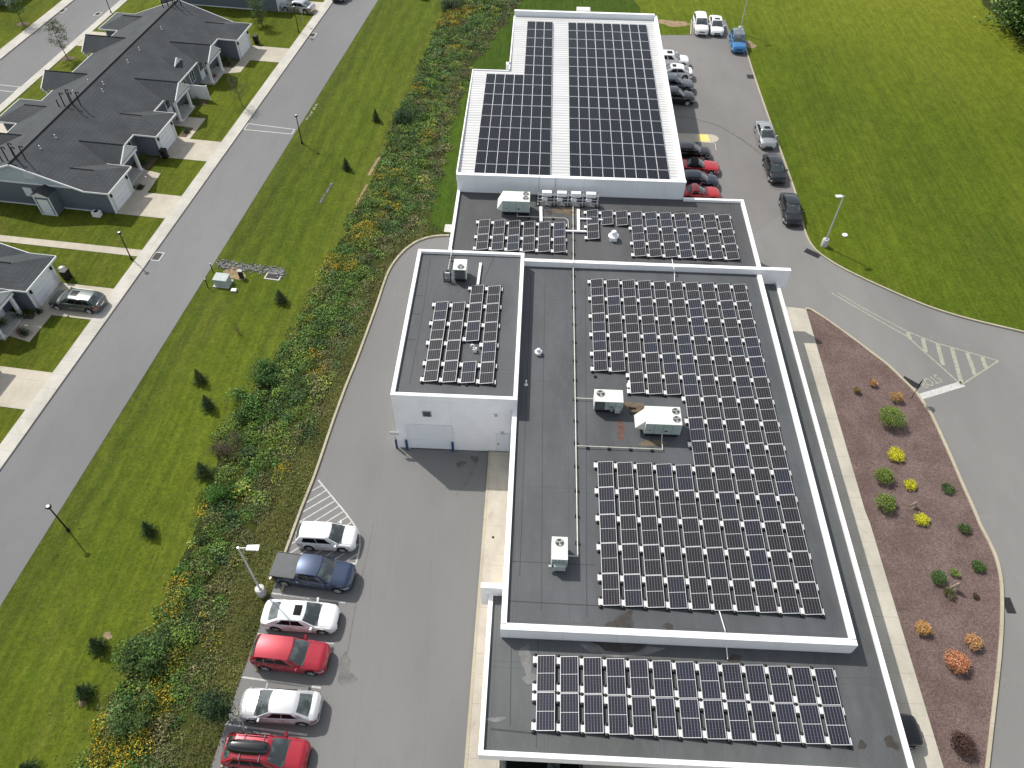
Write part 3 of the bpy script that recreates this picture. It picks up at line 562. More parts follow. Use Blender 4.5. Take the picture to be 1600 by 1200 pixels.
def make_panel(cellmat, flat=True, extra=None):
    f, c, d, k, bl = pv_meshes(cellmat); t = thing('solar_panel', 'x', 'solar panel', group='photovoltaic panels on the roofs of the white building')
    f.build('panel_frame', 'pv_frame', t); c.build('cell_sheet', cellmat, t); d.build('wind_deflector', 'deflector', t); k.build('ballast_block', 'ballast', t); bl.build('support_foot', 'black_plastic', t)
    return t
def flat_panel_proto():
    t = thing('solar_panel', 'x', 'solar panel', group='photovoltaic panels on the roofs of the white building')
    f = MB(); w_ = .016; L_ = 2.045; f.box(0, .985, -w_, 0, 0, .05).box(0, .985, -L_, -L_+w_, 0, .05).box(0, w_, -L_+w_, -w_, 0, .05).box(.985-w_, .985, -L_+w_, -w_, 0, .05); f.build('panel_frame', 'pv_frame_bright', t)
    c = MB(); c.box(w_, .985-w_, -L_+w_, -w_, 0, .042); c.build('cell_sheet', 'pv_cells_metal', t); return t
PV = {}
def place_panel(proto, x, y, z, label, extra=()):
    key = proto
    if key not in PV:
        PV[key] = flat_panel_proto() if proto == 'pv_cells_metal' else make_panel(proto); o = PV[key]; KM[key] = kid_map(o)
    else: o = copy_tree(PV[key], KM[key])
    o.location = (x, y, z); o['label'] = label
    for (ex, ey) in extra:
        src = [k_ for k_ in KM[key][PV[key].name]]
        for s in src:
            if s.name.startswith('ballast_block') or s.name.startswith('support_foot'):
                q_ = s.copy(); COL.objects.link(q_); q_.parent = o; q_.location = (ex, ey, 0)
    return o
KM = {}
SD_ = -PL+.47
# main roof, 14 rows x 10 columns with a notch
mx0, my0, rp, cp = 4.93, 47.52, 2.022, 1.288
for r in range(14):
    c0 = 0 if r < 5 or r >= 9 else (2 if r == 5 else 5)
    for c in range(c0, 10):
        ex = []
        if r in (4, 13) and True: ex.append((0, SD_)) if (r == 13 or c < 2) else None
        if r == 5 and c < 5: ex.append((0, SD_))
        if c == 9: ex.append((1.17, 0)); 
        if c == 9 and r == 13: ex.append((1.17, SD_))
        place_panel('pv_cells', mx0+cp*c, my0-rp*r, 4.85, f'central roof solar panel, {ORD[r]} row from the back, {ORD[9-c]} column from the right', ex)
# low front roof
for r in range(2):
    for c in range(13):
        ex = [(0, SD_)]; 
        if c == 12: ex += [(1.17, 0)]+([(1.17, SD_)] if r == 1 else [])
        place_panel('pv_cells_low', 1.24+1.293*c, 16.52-2.04*r, 3.90, f'low front roof solar panel, {"back" if r == 0 else "front"} row, {ORD[c]} from the left', ex)
# garage roof
for c, rows in enumerate(((1, 2, 3, 4), (1, 2, 3, 4), (0, 1, 2, 4), (0, 1, 2, 3, 4))):
    for r in rows:
        ex = []
        if r == 4 or (c == 2 and r == 2): ex.append((0, SD_))
        if c == 3: ex.append((1.17, 0)); 
        if c == 3 and r == 4: ex.append((1.17, SD_))
        place_panel('pv_cells', -7.25+1.312*c, 44.99-2.045*r, 5.95, f'garage roof solar panel, {ORD[c]} column from the left, {ORD[4-r]} row from the front', ex)
# back roof, left and right groups
for r in range(2):
    for c in range(6):
        ex = ([(0, SD_)] if r == 1 else [])+([(1.17, 0)] if c == 5 else [])+([(1.17, SD_)] if c == 5 and r == 1 else [])
        place_panel('pv_cells', -4.72+1.314*c, 54.5-2.06*r, 5.14, f'back roof solar panel, left group, {"back" if r == 0 else "front"} row, {ORD[c]} from the left', ex)
for r in range(3):
    for c in range(10):
        if (r == 1 and c in (1, 2)) or (r == 2 and c < 3): continue
        ex = [(0, SD_)] if (r == 2 or (r == 1 and c == 0)) else []
        if c == 9: ex.append((1.17, 0))
        place_panel('pv_cells', 4.77+1.298*c, 56.45-2.06*r, 5.14, f'back roof solar panel, right group, {ORD[r]} row from the back, {ORD[c]} from the left', ex)
# metal roof: 6 front rows stand alone, the rest is one object
far_f = MB(); far_c = MB(); nmet = 0
for r in range(15):
    yt = 58.93+2.052*(r+1); cols = [('L', -5.52+.993*i) for i in range(7)] if r < 9 else [('L', -1.55+.993*i) for i in range(3)]
    cols += [('R', 3.18+1.012*i) for i in range(9)]
    for i, (sd_, x) in enumerate(cols):
        z = rz_(yt)+.10
        if r < 6: place_panel('pv_cells_metal', x, yt, z, f'metal roof solar panel, {"left" if sd_ == "L" else "right"} block, {ORD[r]} row from the front, {ORD[i if sd_ == "L" else i-(7 if r < 9 else 3)]} from the left')
        else:
            far_c.box(x+.02, x+.965, yt-2.025, yt-.015, z, z+.042); far_f.box(x, x+.985, yt-.015, yt, z, z+.05).box(x, x+.985, yt-2.047, yt-2.025, z, z+.05).box(x, x+.02, yt-2.015, yt-.02, z, z+.05).box(x+.965, x+.985, yt-2.015, yt-.02, z, z+.05)
t = thing('solar_panels', 'the far rows of flat solar panels on the ribbed metal roof', 'solar panels', group='photovoltaic panels on the roofs of the white building'); t['kind'] = 'stuff'
nn = N('pv_far'); sv = nn.n('ShaderNodeSeparateXYZ'); nn.t.links.new(nn.pos('World'), sv.inputs[0])
cc_ = nn.mix(nn.noise(.5, 2), (.006, .008, .012), (.009, .012, .018)); cc_ = nn.mix(nn.math('MULTIPLY', line_mask(nn, sv.outputs[0], .1613, .02), .55), cc_, (.085, .09, .10)); nn.done(cc_, .25, spec=.12)
far_c.build('cell_sheets', 'pv_far', t)['kind'] = 'stuff'; far_f.build('panel_frames', 'pv_frame_bright', t)['kind'] = 'stuff'
# ================================================================== rooftop equipment
def fan(parent, x, y, z, r, deep=True):
    b = MB(); b.lathe([(r*1.08, 0), (r*1.08, .03), (r, .03), (r, -.0)], (x, y, z), 20); b.build('fan_ring', 'hvac_cream', parent)
    b = MB(); b.lathe([(r*.97, .031), (r*.97, .034)], (x, y, z), 20); o = b.build('fan_well', 'black_plastic', parent)
    b = MB()
    for k in range(3 if deep else 4):
        a0 = k*2*math.pi/(3 if deep else 4)+.4
        pts = [(x+r*.16*math.cos(a0-.5), y+r*.16*math.sin(a0-.5), z+.04)]+[(x+r*.88*math.cos(a0+t), y+r*.88*math.sin(a0+t), z+.04+.01*t) for t in (-.05, .25, .55, .8)]
        b.poly(pts)
    b.lathe([(r*.2, .035), (r*.2, .06), (.01, .065)], (x, y, z), 10); b.build('fan_blade', 'metal_grey', parent)
    b = MB()
    for rr in (.35, .6, .85): 
        for i in range(20):
            t0 = i*math.pi/10; t1 = t0+math.pi/10; b.tube((x+r*rr*math.cos(t0), y+r*rr*math.sin(t0), z+.075), (x+r*rr*math.cos(t1), y+r*rr*math.sin(t1), z+.075), .006, n=4, cap=False)
    b.build('fan_guard', 'metal_grey', parent)
def hvac(loc, sx, sy, h, label, fans, grille=None, hood=None, box=None, rz=0, curb=.28, dark=True):
    """unit with its lower left front corner at loc; h = top height above the roof"""
    t = thing('rooftop_air_conditioner', label, 'air conditioner', loc, rz, 'packaged air conditioners on the flat roofs')
    b = MB(); b.box(.12, sx-.12, .1, sy-.1, 0, curb); b.build('roof_curb', 'black_plastic', t)
    b = MB(); b.box(.03, sx-.03, .03, sy-.03, curb, h-.05); b.build('casing', 'hvac_side', t)
    b = MB(); b.box(0, sx, 0, sy, h-.06, h); b.build('lid', 'hvac_cream', t, bevel=.015)
    b = MB()
    for i in range(1, 4): b.box(sx*i/4-.006, sx*i/4+.006, .018, .03, curb+.05, h-.08)
    b.box(.03, sx-.03, .012, .03, curb, curb+.06); b.build('panel_seam', 'grille_dark', t)
    b = MB(); b.box(0, .03, .02, sy-.02, curb, h-.06); b.box(sx-.03, sx-.001, .02, sy-.02, curb, h-.06); b.build('end_panel', 'hvac_cream', t)
    for (x, y, r) in fans: fan(t, x, y, h, r)
    if grille:
        g0, g1 = grille; b = MB(); b.box(g0, g1, -.01, .03, curb+.08, h-.1); gg = b.build('coil_grille', 'grille_dark', t)
        b = MB(); [b.box(g0+i*.05, g0+i*.05+.012, -.018, -.01, curb+.1, h-.12) for i in range(int((g1-g0)/.05))]; b.build('louvre', 'metal_grey', gg)
    if hood:
        d, y0, y1 = hood; b = MB(); b.add([(0, y0, h-.02), (0, y1, h-.02), (-d, y0, curb+.35), (-d, y1, curb+.35), (0, y0, curb+.15), (0, y1, curb+.15)], [(0, 1, 3, 2), (0, 2, 4), (1, 5, 3), (2, 3, 5, 4)]); b.build('intake_hood', 'hvac_cream', t)
    if box:
        x, w_, hh = box; b = MB(); b.box(x, x+w_, -.25, .02, curb+.05, curb+.05+hh); b.build('control_box', 'utility_grey', t, bevel=.01)
        b = MB(); b.box(x-.3, x-.12, -.12, .02, curb+.05, curb+.25); b.build('junction_box', 'metal_grey', t)
    b = MB(); b.box(sx*.6-.1, sx*.6+.1, .012, .028, curb+.35, curb+.45); b.box(sx*.12, sx*.12+.14, .012, .028, curb+.4, curb+.46); b.build('latch', 'black_plastic', t)
    return t
hvac((4.78, 33.62, 4.85), 1.98, 1.12, 1.25, 'smaller cream rooftop air conditioner with a single fan at its left end', [(.42, .72, .3)], (.05, .72), None, (1.45, .38, .45))
hvac((8.15, 31.68, 4.85), 2.42, 1.56, 1.45, 'large cream rooftop air conditioner with two fans and slanted left hood by the panels', [(2.08, 1.17, .27), (2.08, .48, .27)], None, (.62, .25, 1.35))
hvac((1.90, 21.45, 4.85), .95, 1.52, 1.25, 'lone cream rooftop air conditioner near the front left of the central roof', [(.46, 1.12, .26)], None, None, (.15, .7, .5))
hvac((-6.12, 45.5, 5.95), 1.05, 1.3, 1.3, 'cream rooftop air conditioner with dark front coil on the garage block roof', [(.6, .36, .27)], (.15, .92), None, None)
hvac((-2.75, 55.55, 5.14), 2.42, 1.5, 1.5, 'big cream rooftop air conditioner with two fans against the metal roof wall', [(2.05, 1.15, .27), (2.05, .52, .27)], None, (.45, .0, 1.5))
m = MB(); m.box(0, .3, 0, .3, 0, .9).box(-.1, .0, .05, .1, .0, 1.1); m.box(-.35, 0, .1, .2, .3, .75)
t = thing('disconnect_switch', 'grey electrical disconnect on a stand left of the garage roof air conditioner', 'electrical box', (-6.75, 45.45, 5.95))
b = MB(); b.box(-.02, .35, .12, .26, .35, .85); b.build('switch_box', 'metal_grey', t, bevel=.01); b = MB(); [b.tube((x, y, 0), (x, y, .9), .025) for x in (-.12, .4) for y in (.05, .33)]; b.box(-.16, .44, .02, .36, 0, .06); b.build('stand', 'black_plastic', t)
# mushroom fans and pipes
def vent(pt, s, label, cap='white_box'):
    t = thing('exhaust_fan', label, 'roof fan', pt); b = MB(); b.box(-.3*s, .3*s, -.3*s, .3*s, 0, .22*s); b.build('curb', cap, t)
    b = MB(); b.lathe([(.30*s, .22*s), (.44*s, .30*s), (.46*s, .42*s), (.30*s, .52*s), (.26*s, .54*s)], n=18); b.build('fan_skirt', cap, t, smooth=40)
    b = MB(); b.lathe([(.22*s, .54*s), (.24*s, .58*s), (.24*s, .80*s), (.18*s, .88*s), (.02, .90*s)], n=16); b.build('motor_dome', cap, t, smooth=40); return t
vent(G(958, 374, 5.14), 1.0, 'white mushroom exhaust fan between the panels on the back roof'); vent(G(841, 553, 4.85), .62, 'small white exhaust fan alone on the central roof near the garage shadow')
t = thing('vent_pipe', 'white upright vent pipe in the shadow beside the garage block', 'vent pipe', G(822, 601, 4.85)); b = MB(); b.tube((0, 0, 0), (0, 0, .45), .06).lathe([(.14, 0), (.10, .05), (.06, .06)]); b.build('pipe', 'white_box', t)
t = thing('vent_pipe', 'white gooseneck vent in the gap of the garage roof panels', 'vent pipe', G(742, 549, 5.95)); b = MB(); b.box(-.14, .14, -.14, .14, 0, .3); b.build('base_box', 'white_box', t); b = MB(); pts = [(-.0+.0, 0, .3), (-.02, .05, .5), (-.12, .1, .6), (-.25, .12, .55), (-.3, .12, .4)]; [b.tube(pts[i], pts[i+1], .06) for i in range(4)]; b.build('gooseneck', 'white_box', t)
for (x, y, h, l) in ((729, 602, 5.95, 'tiny dark vent stub at the front right of the garage roof'), (930, 589, 4.85, 'tiny dark drain dome left of the small air conditioner'), (898, 640, 4.85, 'x')):
    if l == 'x': continue
    t = thing('roof_drain', l, 'roof drain', G(x, y, h)); b = MB(); b.lathe([(.12, 0), (.12, .05), (.05, .14), (.01, .15)], n=10); b.build('dome', 'black_plastic', t)
for i, (x, y) in enumerate(((1009.5, 605), (1009.5, 0))[:1]): pass
p_ = G(987.5, 637, 4.85)
for k, lab in ((0, 'brown paver left of the large air conditioner, the one farther back'), (-.42, 'brown paver left of the large air conditioner, the one nearer the front')):
    b = MB(); b.box(-.22, .22, -.1, .1, 0, .16); tag(b.build('roof_paver', 'dirt_stain', loc=(p_.x, p_.y+k, 4.85), bevel=.02), lab, 'paver', 'loose pavers on the central roof')
# stains on the membranes (flat sheets on the roof)
def stain(name, pts, z, m, lab, cat='stain'): return sheet(name, pts, z, m, None, None)
def blobat(px_, py_, h, rx, ry, m, jag=.4, dz=.006, nm='roof_stain', rot=0): p = G(px_, py_, h); return sheet(nm, blob(p.x, p.y, rx, ry, jag=jag, rot=rot), h+dz, m)
sheet('rust_stain', [G(*p, 4.85).xy for p in ((966, 656), (971, 655), (976, 668), (975, 683), (970, 690), (966, 686), (964, 670))], 4.858, 'rust')
blobat(990, 636, 4.85, .75, .55, 'dirt_stain'); blobat(1020, 692, 4.85, .8, .3, 'dirt_stain', .7)
sheet('water_stain', [G(*p, 4.85).xy for p in ((985, 952), (989, 952), (986, 965), (990, 975), (988, 981), (966, 979), (945, 978), (948, 973), (960, 970), (966, 962), (976, 959))], 4.859, 'wet_stain')
blobat(1045, 980, 4.85, .3, .25, 'wet_stain')
sheet('water_stain', [G(*p, 3.9).xy for p in ((915, 996), (1015, 1000), (1010, 1008), (995, 1018), (970, 1019), (945, 1016), (936, 1008), (925, 1004))], 3.908, 'wet_stain')
sheet('pale_stain', [G(*p, 3.9).xy for p in ((905, 1006), (935, 1008), (945, 1017), (975, 1021), (1000, 1018), (1012, 1010), (1040, 1013), (1010, 1024), (960, 1027), (920, 1018))], 3.904, 'pale_stain')
blobat(833, 1063, 3.9, .5, .35, 'pale_stain', .6); blobat(822, 1030, 3.9, .35, .8, 'pale_stain', .8, .005); blobat(774, 1124, 3.9, .55, .12, 'pale_stain', .5)
blobat(1147, 1029, 3.9, .5, .2, 'wet_stain', .5); blobat(1347, 1164, 3.9, .25, .2, 'wet_stain'); blobat(1393, 1161, 3.9, .35, .32, 'wet_stain', .8)
blobat(885, 330, 5.14, 1.6, .5, 'dirt_stain', .6); blobat(858, 332, 5.14, .4, .3, 'wet_stain', .5); blobat(1100, 413, 5.14, .9, .25, 'wet_stain', .5)
sheet('wet_patch', [G(*p, 5.14).xy for p in ((1058, 331), (1066, 328), (1074, 331), (1070, 336), (1060, 336))], 5.147, 'wet_stain')
def seam(pts, h, wd=.07): flatline('roof_seam', [G(*p, h) for p in pts], wd, h+.004, 'seam_dark')
seam([(830, 430), (822, 640), (812, 900)], 4.85, .05); seam([(852, 440), (848, 640), (846, 955)], 4.85, .04); seam([(915, 440), (916, 720), (917, 965)], 4.85, .05)
seam([(800, 877), (930, 883)], 4.85, .05); seam([(795, 939), (940, 947)], 4.85, .07); seam([(803, 880), (808, 420)], 4.85, .04); seam([(799, 1010), (797, 1135)], 3.9, .05); seam([(766, 1139), (835, 1146)], 3.9, .10); seam([(841, 1000), (838, 1170)], 3.9, .04)
seam([(672, 405), (662, 480), (640, 600)], 5.95, .06); seam([(647, 462), (661, 462)], 5.95, .12); seam([(641, 490), (657, 491)], 5.95, .12); seam([(632, 530), (650, 531)], 5.95, .12); seam([(773, 400), (755, 440)], 5.95, .06)
blobat(984, 600, 4.85, .22, .6, 'white_box', .9, .012)
# long gas pipe with its feet
def pipeline(name, pts, r, z, m, label, cat, foot=1.9, feetm='black_plastic'):
    t = thing(name, label, cat, (0, 0, 0)); b = MB(); P = [Vector(p) for p in pts]
    for i in range(len(P)-1): b.tube(P[i], P[i+1], r, n=7)
    b.build('pipe', m, t, smooth=50)
    for i in range(len(P)-1):
        d = P[i+1]-P[i]; L = d.length
        if abs(d.z) > .3 or L < 1.5: continue
        k = int(L/foot)
        for j in range(k):
            p = P[i]+d*((j+.5)/k); b = MB(); b.box(-.13, .13, -.09, .09, 0, .10); b.build('pipe_support', feetm, t, loc=(p.x, p.y, P[i].z-r-.11), rz=math.atan2(d.y, d.x)+math.pi/2)
    return t
gx = G(899, 640, 5.0).x; gx2 = G(897.5, 400, 5.3).x
g1 = [(gx, 22.05, 5.03), (gx, 49.0, 5.03)]
pipeline('gas_pipe', [(gx, 22.3, 5.03), (gx, 48.98, 5.03), (gx, 49.0, 5.48), (gx, 49.5, 5.48), (gx, 49.52, 5.32), (gx+.05, 57.2, 5.32), (gx+.05, 57.25, 5.9)], .034, 0, 'pipe_paint', 'long cream pipe running front to back on small black supports', 'pipe')
pipeline('gas_pipe', [(gx+.06, 34.75, 5.03), (4.76, 34.75, 5.03)], .026, 0, 'pipe_paint', 'short cream branch pipe to the smaller air conditioner', 'pipe', 1.0)
pipeline('gas_pipe', [(gx+.06, 30.55, 5.03), (9.35, 30.55, 5.03), (9.35, 31.3, 5.03), (9.35, 31.62, 5.4)], .026, 0, 'pipe_paint', 'cream branch pipe to the large two fan air conditioner', 'pipe', 1.25)
pipeline('gas_pipe', [(2.87, 22.3, 5.03), (gx, 22.3, 5.03)], .026, 0, 'pipe_paint', 'short cream branch pipe to the lone front air conditioner', 'pipe', 1.0)
a_ = G(808, 338, 5.3); c_ = G(883, 338, 5.3); pipeline('gas_pipe', [(a_.x, a_.y+.5, 5.3), (a_.x, a_.y, 5.3), (c_.x, a_.y, 5.3), (c_.x+.25, a_.y-.3, 5.3), (c_.x+.3, a_.y-1.4, 5.3)], .026, 0, 'pipe_paint', 'tan pipe from the big air conditioner across the back roof', 'pipe', 1.6)
pipeline('gas_pipe', [(-6.9, 50.5, 6.35), (-6.55, 49.0, 6.3), (-6.7, 45.7, 6.12)], .026, 0, 'pipe_paint', 'cream pipe reaching the garage roof air conditioner', 'pipe', 1.6)
pipeline('conduit', [G(1050, 405, 5.3), G(1053, 420, 5.45), G(1054, 427, 5.0), G(1054, 440, 5.0)], .03, 0, 'tray_white', 'thin conduit crossing the fin wall to the central panels', 'conduit')
pipeline('conduit', [G(1124, 955, 5.0), G(1133, 985, 5.15), G(1134, 1000, 4.2), G(1137, 1030, 4.0)], .03, 0, 'tray_white', 'thin conduit dropping from the central roof to the low roof', 'conduit')
def tray(a, c, z, wd, label):
    a = Vector(a); c = Vector(c); d = (c-a).normalized(); nn_ = Vector((-d.y, d.x, 0))*wd/2; b = MB(); b.prism([(a-nn_).xy, (c-nn_).xy, (c+nn_).xy, (a+nn_).xy], z+.08, z+.2)
    t = thing('cable_tray', label, 'cable tray', (0, 0, 0), group='white cable trays on the roofs'); b.build('tray', 'tray_white', t, bevel=.01)
    k = max(2, int((c-a).length/1.2)); b = MB()
    for j in range(k): p = a+(c-a)*((j+.5)/k); b.box(p.x-.12, p.x+.12, p.y-.12, p.y+.12, z, z+.08)
    b.build('tray_foot', 'black_plastic', t); return t
tray(G(845, 323, 5.3).xy.to_3d(), G(845.5, 346, 5.3).xy.to_3d(), 5.14, .26, 'white cable tray between the big air conditioner and left panel group')
tray(G(903.5, 327, 5.3).xy.to_3d(), G(904, 361, 5.3).xy.to_3d(), 5.14, .26, 'white cable tray running forward from below the inverters')
tray(G(882, 360.5, 5.3).xy.to_3d(), G(917, 361.5, 5.3).xy.to_3d(), 5.141, .16, 'white cable tray crossing between the two back panel groups')
tray(G(905, 341.5, 5.3).xy.to_3d(), G(942, 343.5, 5.3).xy.to_3d(), 5.141, .13, 'short white cable tray entering the right back panel group')
tray(G(751, 411, 6.1).xy.to_3d(), G(746.5, 445, 6.1).xy.to_3d(), 5.95, .2, 'white cable tray on the garage block roof')
# inverters on frames
q = lambda x, y, h: G(760+x/8, 280+y/8, h)
fr = thing('equipment_rack', 'dark steel rack carrying the four white inverters at the metal roof wall', 'rack', (0, 0, 0)); b = MB()
xs = [q(x, 180, 6.2).x for x in (650, 855, 1025, 1210, 1400)]; yy0 = q(850, 300, 5.3).y
for x in xs: b.tube((x, yy0, 5.14), (x, yy0, 6.35), .045).tube((x, yy0+.9, 5.14), (x, yy0+.9, 6.1), .035).tube((x, yy0-.2, 5.2), (x, yy0+1.1, 5.2), .04).tube((x, yy0, 6.2), (x, yy0+.9, 5.3), .025)
for z in (5.45, 5.75, 6.15): b.tube((xs[0]-.1, yy0, z), (xs[-1]+.1, yy0, z), .03)
b.tube((xs[0], yy0+.9, 5.6), (xs[-1], yy0+.9, 5.6), .03); b.build('rack_frame', 'galvanised', fr)
b = MB(); [b.box(x-.2, x+.2, yy0-.35, yy0+1.2, 5.145, 5.17) for x in xs]; b.build('rack_foot', 'black_plastic', fr)
for i in range(4):
    x0 = (xs[i]+xs[i+1])/2-.42+.02; t = thing('inverter', f'white solar inverter on the roof rack, {ORD[i]} from the left', 'inverter', (x0, yy0+.08, 5.14), 0, 'white inverters on the rack at the metal roof wall')
    b = MB(); b.box(0, .86, 0, .42, .78, 1.18); b.build('inverter_body', 'white_box', t, bevel=.02); b = MB(); [b.box(x, x+.012, -.002, .422, .782, 1.183) for x in (.28, .57)]; b.build('body_seam', 'metal_grey', t)
    b = MB(); b.box(.0, .5, -.14, -.0, .42, .72); bx_ = b.build('switch_box', 'white_box', t, bevel=.015); b = MB(); b.lathe([(.03, 0), (.03, .02)], (.12, -.07, .72), 8); b.build('knob', 'black_plastic', bx_)
    b = MB(); pts = [(.4, -.08, .42), (.42, -.1, .2), (.55, -.2, .08), (.8, -.3, .05)]; [b.tube(pts[k], pts[k+1], .025) for k in range(3)]; b.build('cable', 'tray_white', t)
for x, y0_, l in ((842, 283, 'left'), (867.5, 283, 'right')):
    p = G(x, 290, 6.0); b = MB(); b.tube((p.x, 58.76, 5.6), (p.x, 58.76, 7.03), .02).tube((p.x, 58.76, 7.03), (p.x, 60, 7.03), .02); tag(b.build('conduit', 'metal_grey'), f'thin conduit climbing the metal roof wall above the inverters, {l} one', 'conduit', 'conduits above the inverters')
# ================================================================== parked cars
paint('paint_white', (.80, .80, .80), 0, .3); paint('paint_red', (.34, .012, .028), .2); paint('paint_red_bright', (.42, .015, .02), .1); paint('paint_black', (.004, .005, .006), .0, .2); paint('paint_navy', (.012, .018, .042), .3)
paint('paint_blue_dark', (.022, .040, .085), .35); paint('paint_silver', (.42, .43, .44), .7, .32); paint('paint_grey', (.10, .115, .125), .5); paint('paint_grey_green', (.085, .10, .095), .45); paint('paint_blue_bright', (.03, .18, .42), .3); paint('paint_pearl', (.58, .58, .59), .35)
plain('soft_top', (.012, .012, .013), .8); plain('tonneau', (.10, .105, .11), .65); plain('car_trim', (.012, .012, .013), .4)
KIND = dict(
 sedan=dict(L=4.75, W=1.82, H=1.45, hood=.86, belt=.93, deck=.98, xw=.46, xr=.12, xq=-.46, xg=-.80, front=1.0),
 hatch=dict(L=4.05, W=1.73, H=1.50, hood=.90, belt=.95, deck=1.0, xw=.48, xr=.12, xq=-.80, xg=-.95, front=1.0),
 suv=dict(L=4.62, W=1.88, H=1.68, hood=1.02, belt=1.06, deck=1.10, xw=.38, xr=.06, xq=-.80, xg=-.955, front=1.0),
 wagon=dict(L=4.75, W=1.84, H=1.50, hood=.90, belt=.95, deck=1.0, xw=.46, xr=.12, xq=-.70, xg=-.93, front=1.0),
 coupe=dict(L=4.3, W=1.80, H=1.26, hood=.80, belt=.85, deck=.86, xw=.16, xr=-.14, xq=-.40, xg=-.62, front=1.0),
 pickup=dict(L=5.35, W=1.90, H=1.80, hood=1.12, belt=1.14, deck=1.14, xw=.46, xr=.20, xq=-.30, xg=-.36, front=1.0))
def lerp(a, b, t): return a+(b-a)*t
def sm(t): t = max(0, min(1, t)); return t*t*(3-2*t)
def make_car(kind, pnt, sunroof=False, rails=False, roofbox=False, top=None, mirror=True, two_tone=False):
    K = KIND[kind]; L = K['L']; W = K['W']; H = K['H']; h = L/2; hw = W/2; S = L/2
    t = thing('parked_car' if kind != 'pickup' else 'pickup_truck', 'x', 'car' if kind != 'pickup' else 'pickup truck', group='cars parked around the white building')
    wr = .33 if kind not in ('suv', 'pickup') else .37; ax = (h-.88, -h+.92); xw, xr, xq, xg = [v*h for v in (K['xw'], K['xr'], K['xq'], K['xg'])]
    def plan(x):        # half width
        u = abs(x)/h; f = 1-.035*sm((u-.3)/.5); e = max(0, (u-.80)/.20); return hw*f*(math.sqrt(max(0, 1-e**2.6*.62)) if x > 0 else math.sqrt(max(0, 1-e**3*.42)))
    def ztop(x):
        if x > xw: u = (x-xw)/(h-xw); return lerp(K['belt']+.03, K['hood']-.06, u) - .26*max(0, (u-.72)/.28)**2.2
        if x < xg: u = (xg-x)/(h+xg+1e-6); return K['deck']-.14*max(0, (u-.55)/.45)**2
        return lerp(K['deck'], K['belt']+.03, (x-xg)/(xw-xg))
    xs_ = sorted(set([round(-h+2*h*i/56, 4) for i in range(57)]))
    sect = []
    for x in xs_:
        w_ = plan(x); zt = ztop(x); z0 = .20+.06*sm((abs(x)/h-.85)/.15)
        for a in ax:
            d = abs(x-a); R = wr+.055
            if d < R: z0 = max(z0, wr*.98+math.sqrt(R*R-d*d))
        z0 = min(z0, zt-.12); zm = lerp(z0, zt, .45)
        prof = [(.0, z0), (w_*.93, z0), (w_*.985, z0+.05), (w_*1.0, max(zm, z0+.06)), (w_*.985, zt-.17 if zt-.17 > z0+.08 else z0+.085), (w_*.93, zt-.055), (w_*.80, zt-.005), (w_*.45, zt+.025), (0, zt+.035)]
        ring_ = [(x, -y, z) for (y, z) in prof]+[(x, y, z) for (y, z) in prof[-2:0:-1]]
        sect.append(ring_)
    n_ = len(sect[0]); b = MB(); vs = [p for r in sect for p in r]; fs = []
    for j in range(len(sect)-1):
        for i in range(n_): fs.append((j*n_+i, j*n_+(i+1) % n_, (j+1)*n_+(i+1) % n_, (j+1)*n_+i))
    fs += [tuple(range(n_)), tuple(range((len(sect)-1)*n_, len(sect)*n_))[::-1]]; b.add(vs, fs)
    o = b.build('body', pnt, t, smooth=38)
    b = MB(); b.box(-h+.25, h-.3, -hw+.17, hw-.17, .22, .62); b.build('underbody', 'car_trim', t)
    # cabin
    wb = plan(0)*.90; zb = K['belt']-.03; zr = H; wrf = wb*.80 if kind not in ('suv', 'pickup') else wb*.84
    A = lambda s: Vector((xw, s*wb, zb+.03)); B = lambda s: Vector((xr, s*wrf, zr-.055)); C = lambda s: Vector((xq, s*wrf*.98, zr-.085)); D = lambda s: Vector((xg, s*wb*.97, max(zb, K['deck'])-.01))
    bw, bf, bq, br = .20, .09, -.07, -.10   # fore/aft bulges
    def bil(p00, p10, p01, p11, s, u): return p00.lerp(p10, s).lerp(p01.lerp(p11, s), u)
    def wind(s, u, off=0): p = bil(A(-1), A(1), B(-1), B(1), s, u); k = 4*s*(1-s); return p+Vector((k*lerp(bw, bf, u), 0, .05*k*u))+Vector((.6, 0, .8))*off
    def roof(s, u, off=0): p = bil(B(-1), B(1), C(-1), C(1), s, u); k = 4*s*(1-s); return p+Vector((k*lerp(bf, bq, u), 0, .05*k+.035*4*u*(1-u)))+Vector((0, 0, 1))*off
    def rear(s, u, off=0): p = bil(C(-1), C(1), D(-1), D(1), s, u); k = 4*s*(1-s); return p+Vector((k*lerp(bq, br, u), 0, .05*k*(1-u)))+Vector((-.7, 0, .7))*off
    def side(sg, s, u, off=0):      # s front->rear, u bottom->top
        p = bil(A(sg), D(sg), B(sg), C(sg), s, u); return p+Vector((0, sg*(.05*math.sin(math.pi*u)+off), 0))
    b = MB(); b.grid(lambda s, u: wind(s, u), 8, 4).grid(lambda s, u: roof(s, u), 8, 8).grid(lambda s, u: rear(s, u), 8, 4)
    b.grid(lambda s, u: side(1, s, u), 8, 4).grid(lambda s, u: side(-1, s, u), 8, 4)
    me_m = top or pnt; cab = b.build('cabin' if not top else 'soft_top', me_m, t, smooth=35)
    bm = bmesh.new(); bm.from_mesh(cab.data); bmesh.ops.remove_doubles(bm, verts=bm.verts, dist=.004); bmesh.ops.recalc_face_normals(bm, faces=bm.faces); bm.to_mesh(cab.data); bm.free(); cab.data.set_sharp_from_angle(angle=math.radians(30))
    gl = lambda nm, fn, a0, a1, c0, c1: MB().grid(lambda s, u: fn(lerp(a0, a1, s), lerp(c0, c1, u)), 6, 4).build(nm, 'car_glass', t, smooth=40)
